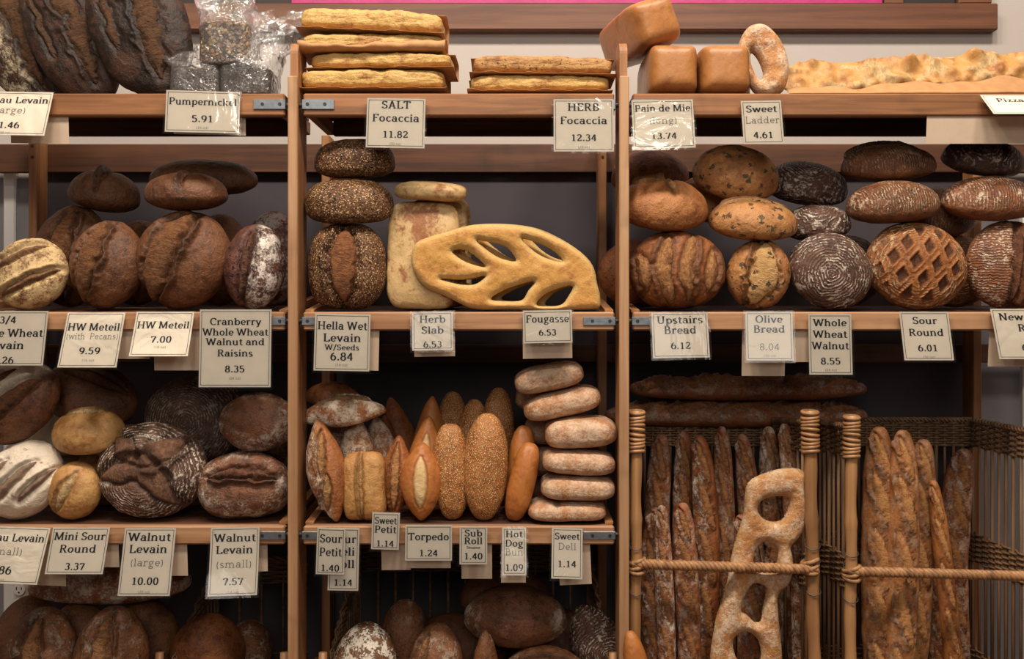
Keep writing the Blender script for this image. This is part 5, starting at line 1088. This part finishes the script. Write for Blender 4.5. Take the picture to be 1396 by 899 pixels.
L3('dim loaf standing at the back right of the bottom left pair', MT_TAN, 200, 905, 120, 90, 76, .20, roll=88, lean=4, n=28, flour='none')
L3('long dusty loaf lying behind the bottom left loaves', MT_BAG, 150, 812, 222, 70, 56, .19, 'drop', p=75, roll=2, n=36, pinch=.2, a=2.6, flour='all', name='long_loaf')
L3('dim chestnut loaf in the low basket of the left bay', MT_UP, 284, 905, 110, 100, 90, .16, roll=80, n=36, pinch=.1)
L3('dim pale-topped loaf at the front of the low basket in the left bay', MT_TAN, 335, 930, 74, 100, 70, .09, p=40, n=32, flour='top')
L3('round loaf crusted white with cracked flour in the middle bottom basket', MT_CRK, 500, 912, 116, 84, 84, .075, p=20, roll=84, n=48, flour='all', lump=.05, name='round_loaf')
L3('brown round loaf with a floury crown at the bottom, below the Torpedo sign', MT_TAN, 596, 918, 116, 74, 78, .075, p=16, roll=88, n=48, flour='light', slashes=[([(-.3, .5), (.8, .2)], .2, .14, 1)], name='round_loaf')
L3('dim floured loaf between the white crusted round and the floury crown round', MT_TAN, 552, 905, 130, 70, 76, .15, roll=88, n=32, flour='ends')
L3('tiny tip of a floured loaf at the bottom beside the Hot Dog Bun sign column', MT_TAN, 662, 938, 110, 36, 40, .06, roll=90, n=28, flour='ends', pinch=.3)
L3('reddish brown floury loaf peeking up at the bottom below the Sweet Deli sign', MT_TAN, 742, 925, 124, 92, 90, .075, p=50, n=44, flour='edge', slashes=[([(-.6, .1), (.7, .0)], .14, .12, 1)])
L3('grey floured dark loaf leaning in the bottom right corner of the middle bay', MT_WLV, 818, 900, 136, 74, 74, .085, roll=116, n=44, pinch=.15, flour='all')
L3('dim loaf low at the back of the middle bottom basket, left', MT_WLS, 620, 900, 150, 90, 90, .22, p=30, n=28, flour='none')
L3('dim loaf low at the back of the middle bottom basket, right', MT_WLS, 760, 900, 150, 90, 100, .22, p=30, n=28, flour='none')
L3('big dark oval loaf lying in the middle bottom basket with a pale right tip', MT_WLS, 702, 857, 140, 90, 70, .14, 'drop', p=60, roll=-2, n=48, pinch=.15, flour='ends', a=2.2)
L3('very dim loaf in the dark under the roll shelf signs', MT_WLS, 690, 812, 130, 84, 60, .20, 'drop', p=60, n=28, flour='none')
L3('orange-brown smooth roll tip at the foot of the middle upright', MT_HOT, 872, 920, 146, 36, 40, -.052, 'shelf', roll=101, lean=0, n=40, a=2.6, pinch=.25, name='long_roll')

# --- baguettes
BS = [([(-.92, -.55), (-.50, .55)], .42, .30, 1), ([(-.52, -.55), (-.10, .55)], .42, .30, 1), ([(-.12, -.55), (.30, .55)], .42, .30, 1), ([(.28, -.55), (.68, .55)], .42, .30, 1), ([(.64, -.4), (.95, .4)], .36, .3, 1)]
def baguette(label, xt, yt, xb, w_, Y, mt, fl, lean=1.5, n=30, grp='baguettes in the left tall basket', sl=BS):
    k = kpx(Y); zt = pos(0, yt, Y)[2]; L_ = (zt - ZF - .004) / k
    yb = yt + L_; roll = 90 - math.degrees(math.atan2(xb - xt, -L_)) ; roll = 90 + math.degrees(math.atan2(xb - xt, L_))
    return bread('baguette', label, BR, grp, mt, (xt + xb) / 2, yt + L_ / 2 , L_, w_, w_ * .92, Y, 3, 'shelf', 0, roll, 0, lean, n=n + 8, a=3.0, b=2.1, bot=.85, bend=random.uniform(-.35, .35), long=True, slashes=sl, flour=fl, lump=.03, pinch=.0)
for a_ in (('dim brown baguette standing at the back left, near the left basket post', 900, 590, 888, 36, .20, MT_BAG, 'light'),
    ('baguette with a floury tip, second in the back row of the left basket', 934, 586, 930, 32, .19, MT_BAG, 'half'),
    ('baguette third from the left in the back row of the left basket, with ragged cuts', 962, 592, 958, 36, .15, MT_BAG, 'half'),
    ('tallest smooth baguette in the middle of the left basket', 986, 580, 990, 30, .17, MT_BAG, 'light'),
    ('brown baguette standing right above the ladder bread top corner', 1019, 590, 1026, 32, .18, MT_BAG, 'light'),
    ('grey floured baguette standing behind the top of the ladder bread', 1050, 582, 1052, 34, .17, MT_BAG, 'all'),
    ('white dusted baguette beside the right post of the left basket', 1078, 576, 1090, 30, .14, MT_BAG, 'all'),
    ('short dark baguette in front at the far left of the left basket', 888, 690, 894, 34, .10, MT_BAG, 'light'),
    ('pale grey floured baguette in front, second from the left post', 902, 688, 912, 26, .065, MT_BAG, 'all'),
    ('brown crusty baguette in front under the rope, left of the ladder bread', 932, 684, 942, 34, .08, MT_BAG, 'light'),
    ('baguette with white ragged edge just left of the ladder bread', 958, 672, 974, 28, .11, MT_BAG, 'half'),
    ('baguette standing behind the ladder bread in the lower middle', 1020, 700, 1022, 36, .12, MT_BAG, 'light'),
    ('baguette at the lower right of the left basket beside the right post', 1090, 650, 1092, 28, .10, MT_BAG, 'half')): baguette(*a_)
GB = 'baguettes in the right tall basket'
for a_ in (('crusty baguette first on the left in the right basket beside its post', 1200, 580, 1196, 46, .09, MT_BAG2, 'light'),
    ('crusty baguette second in the right basket with long diagonal cuts', 1236, 584, 1222, 42, .06, MT_BAG2, 'light'),
    ('crusty baguette third in the right basket, leaning left over the others', 1262, 596, 1240, 40, .13, MT_BAG2, 'light'),
    ('slim golden baguette leaning left in the right basket', 1276, 652, 1304, 24, .08, MT_BAG2, 'none'),
    ('ragged floury baguette half hidden below the slim golden one', 1262, 690, 1284, 30, .12, MT_BAG2, 'half'),
    ('dim baguette standing rightmost at the back of the right basket', 1306, 612, 1296, 44, .20, MT_BAG, 'light'),
    ('dim baguette at the back between the posts of the right basket', 1216, 600, 1216, 40, .21, MT_BAG, 'light')): baguette(*a_, grp=GB)
for lab, px, py, l, Y in (('very dim baguette lying across the back rims, lower of the pair', 1004, 566, 356, .335), ('very dim baguette lying across the back, upper of the pair', 1020, 530, 322, .335), ):
    k = kpx(Y); bread('baguette', lab, BR, 'baguettes lying across the basket rims', MT_BAG, px, py, l, 44, 34 if py > 550 else 32, Y, 3, 'none', 70, 0, 0, 0, n=30, a=2.8, b=2.1, bot=.9, long=True, slashes=BS, flour='light', lump=.04)
f5 = lambda q: [(830 + x / 2.097, 470 + y / 2.097) for x, y in q]
ring_bread('ladder_bread', 'large floured ladder bread with open rungs standing in front in the left tall basket', MT_LADD,
    f5([(388, 450), (400, 405), (450, 380), (500, 368), (545, 370), (563, 388), (561, 430), (566, 480), (560, 530), (540, 568), (520, 592), (524, 620), (526, 660), (512, 700), (484, 728), (484, 790), (490, 850), (494, 899), (496, 990), (470, 1060), (380, 1085), (300, 1060), (288, 980), (290, 899), (300, 830), (310, 780), (330, 720), (340, 680), (350, 620), (365, 560), (384, 500)]),
    [f5(h) for h in ([(424, 480), (440, 458), (475, 448), (506, 450), (514, 464), (508, 492), (490, 516), (462, 520), (434, 505)], [(422, 594), (440, 578), (465, 582), (480, 600), (479, 640), (464, 655), (432, 655), (413, 640), (415, 612)],
      [(384, 742), (402, 706), (422, 696), (448, 712), (440, 762), (434, 800), (418, 808), (394, 786), (378, 774)], [(354, 862), (378, 836), (408, 840), (430, 870), (432, 912), (400, 930), (366, 912)], [(360, 985), (400, 965), (436, 985), (430, 1030), (380, 1035)])],
    .036, .024, .026, 3, .0024, lean=0, seed=31, grp='ladder breads')
print('WARN', *WARN, sep='\n  ')
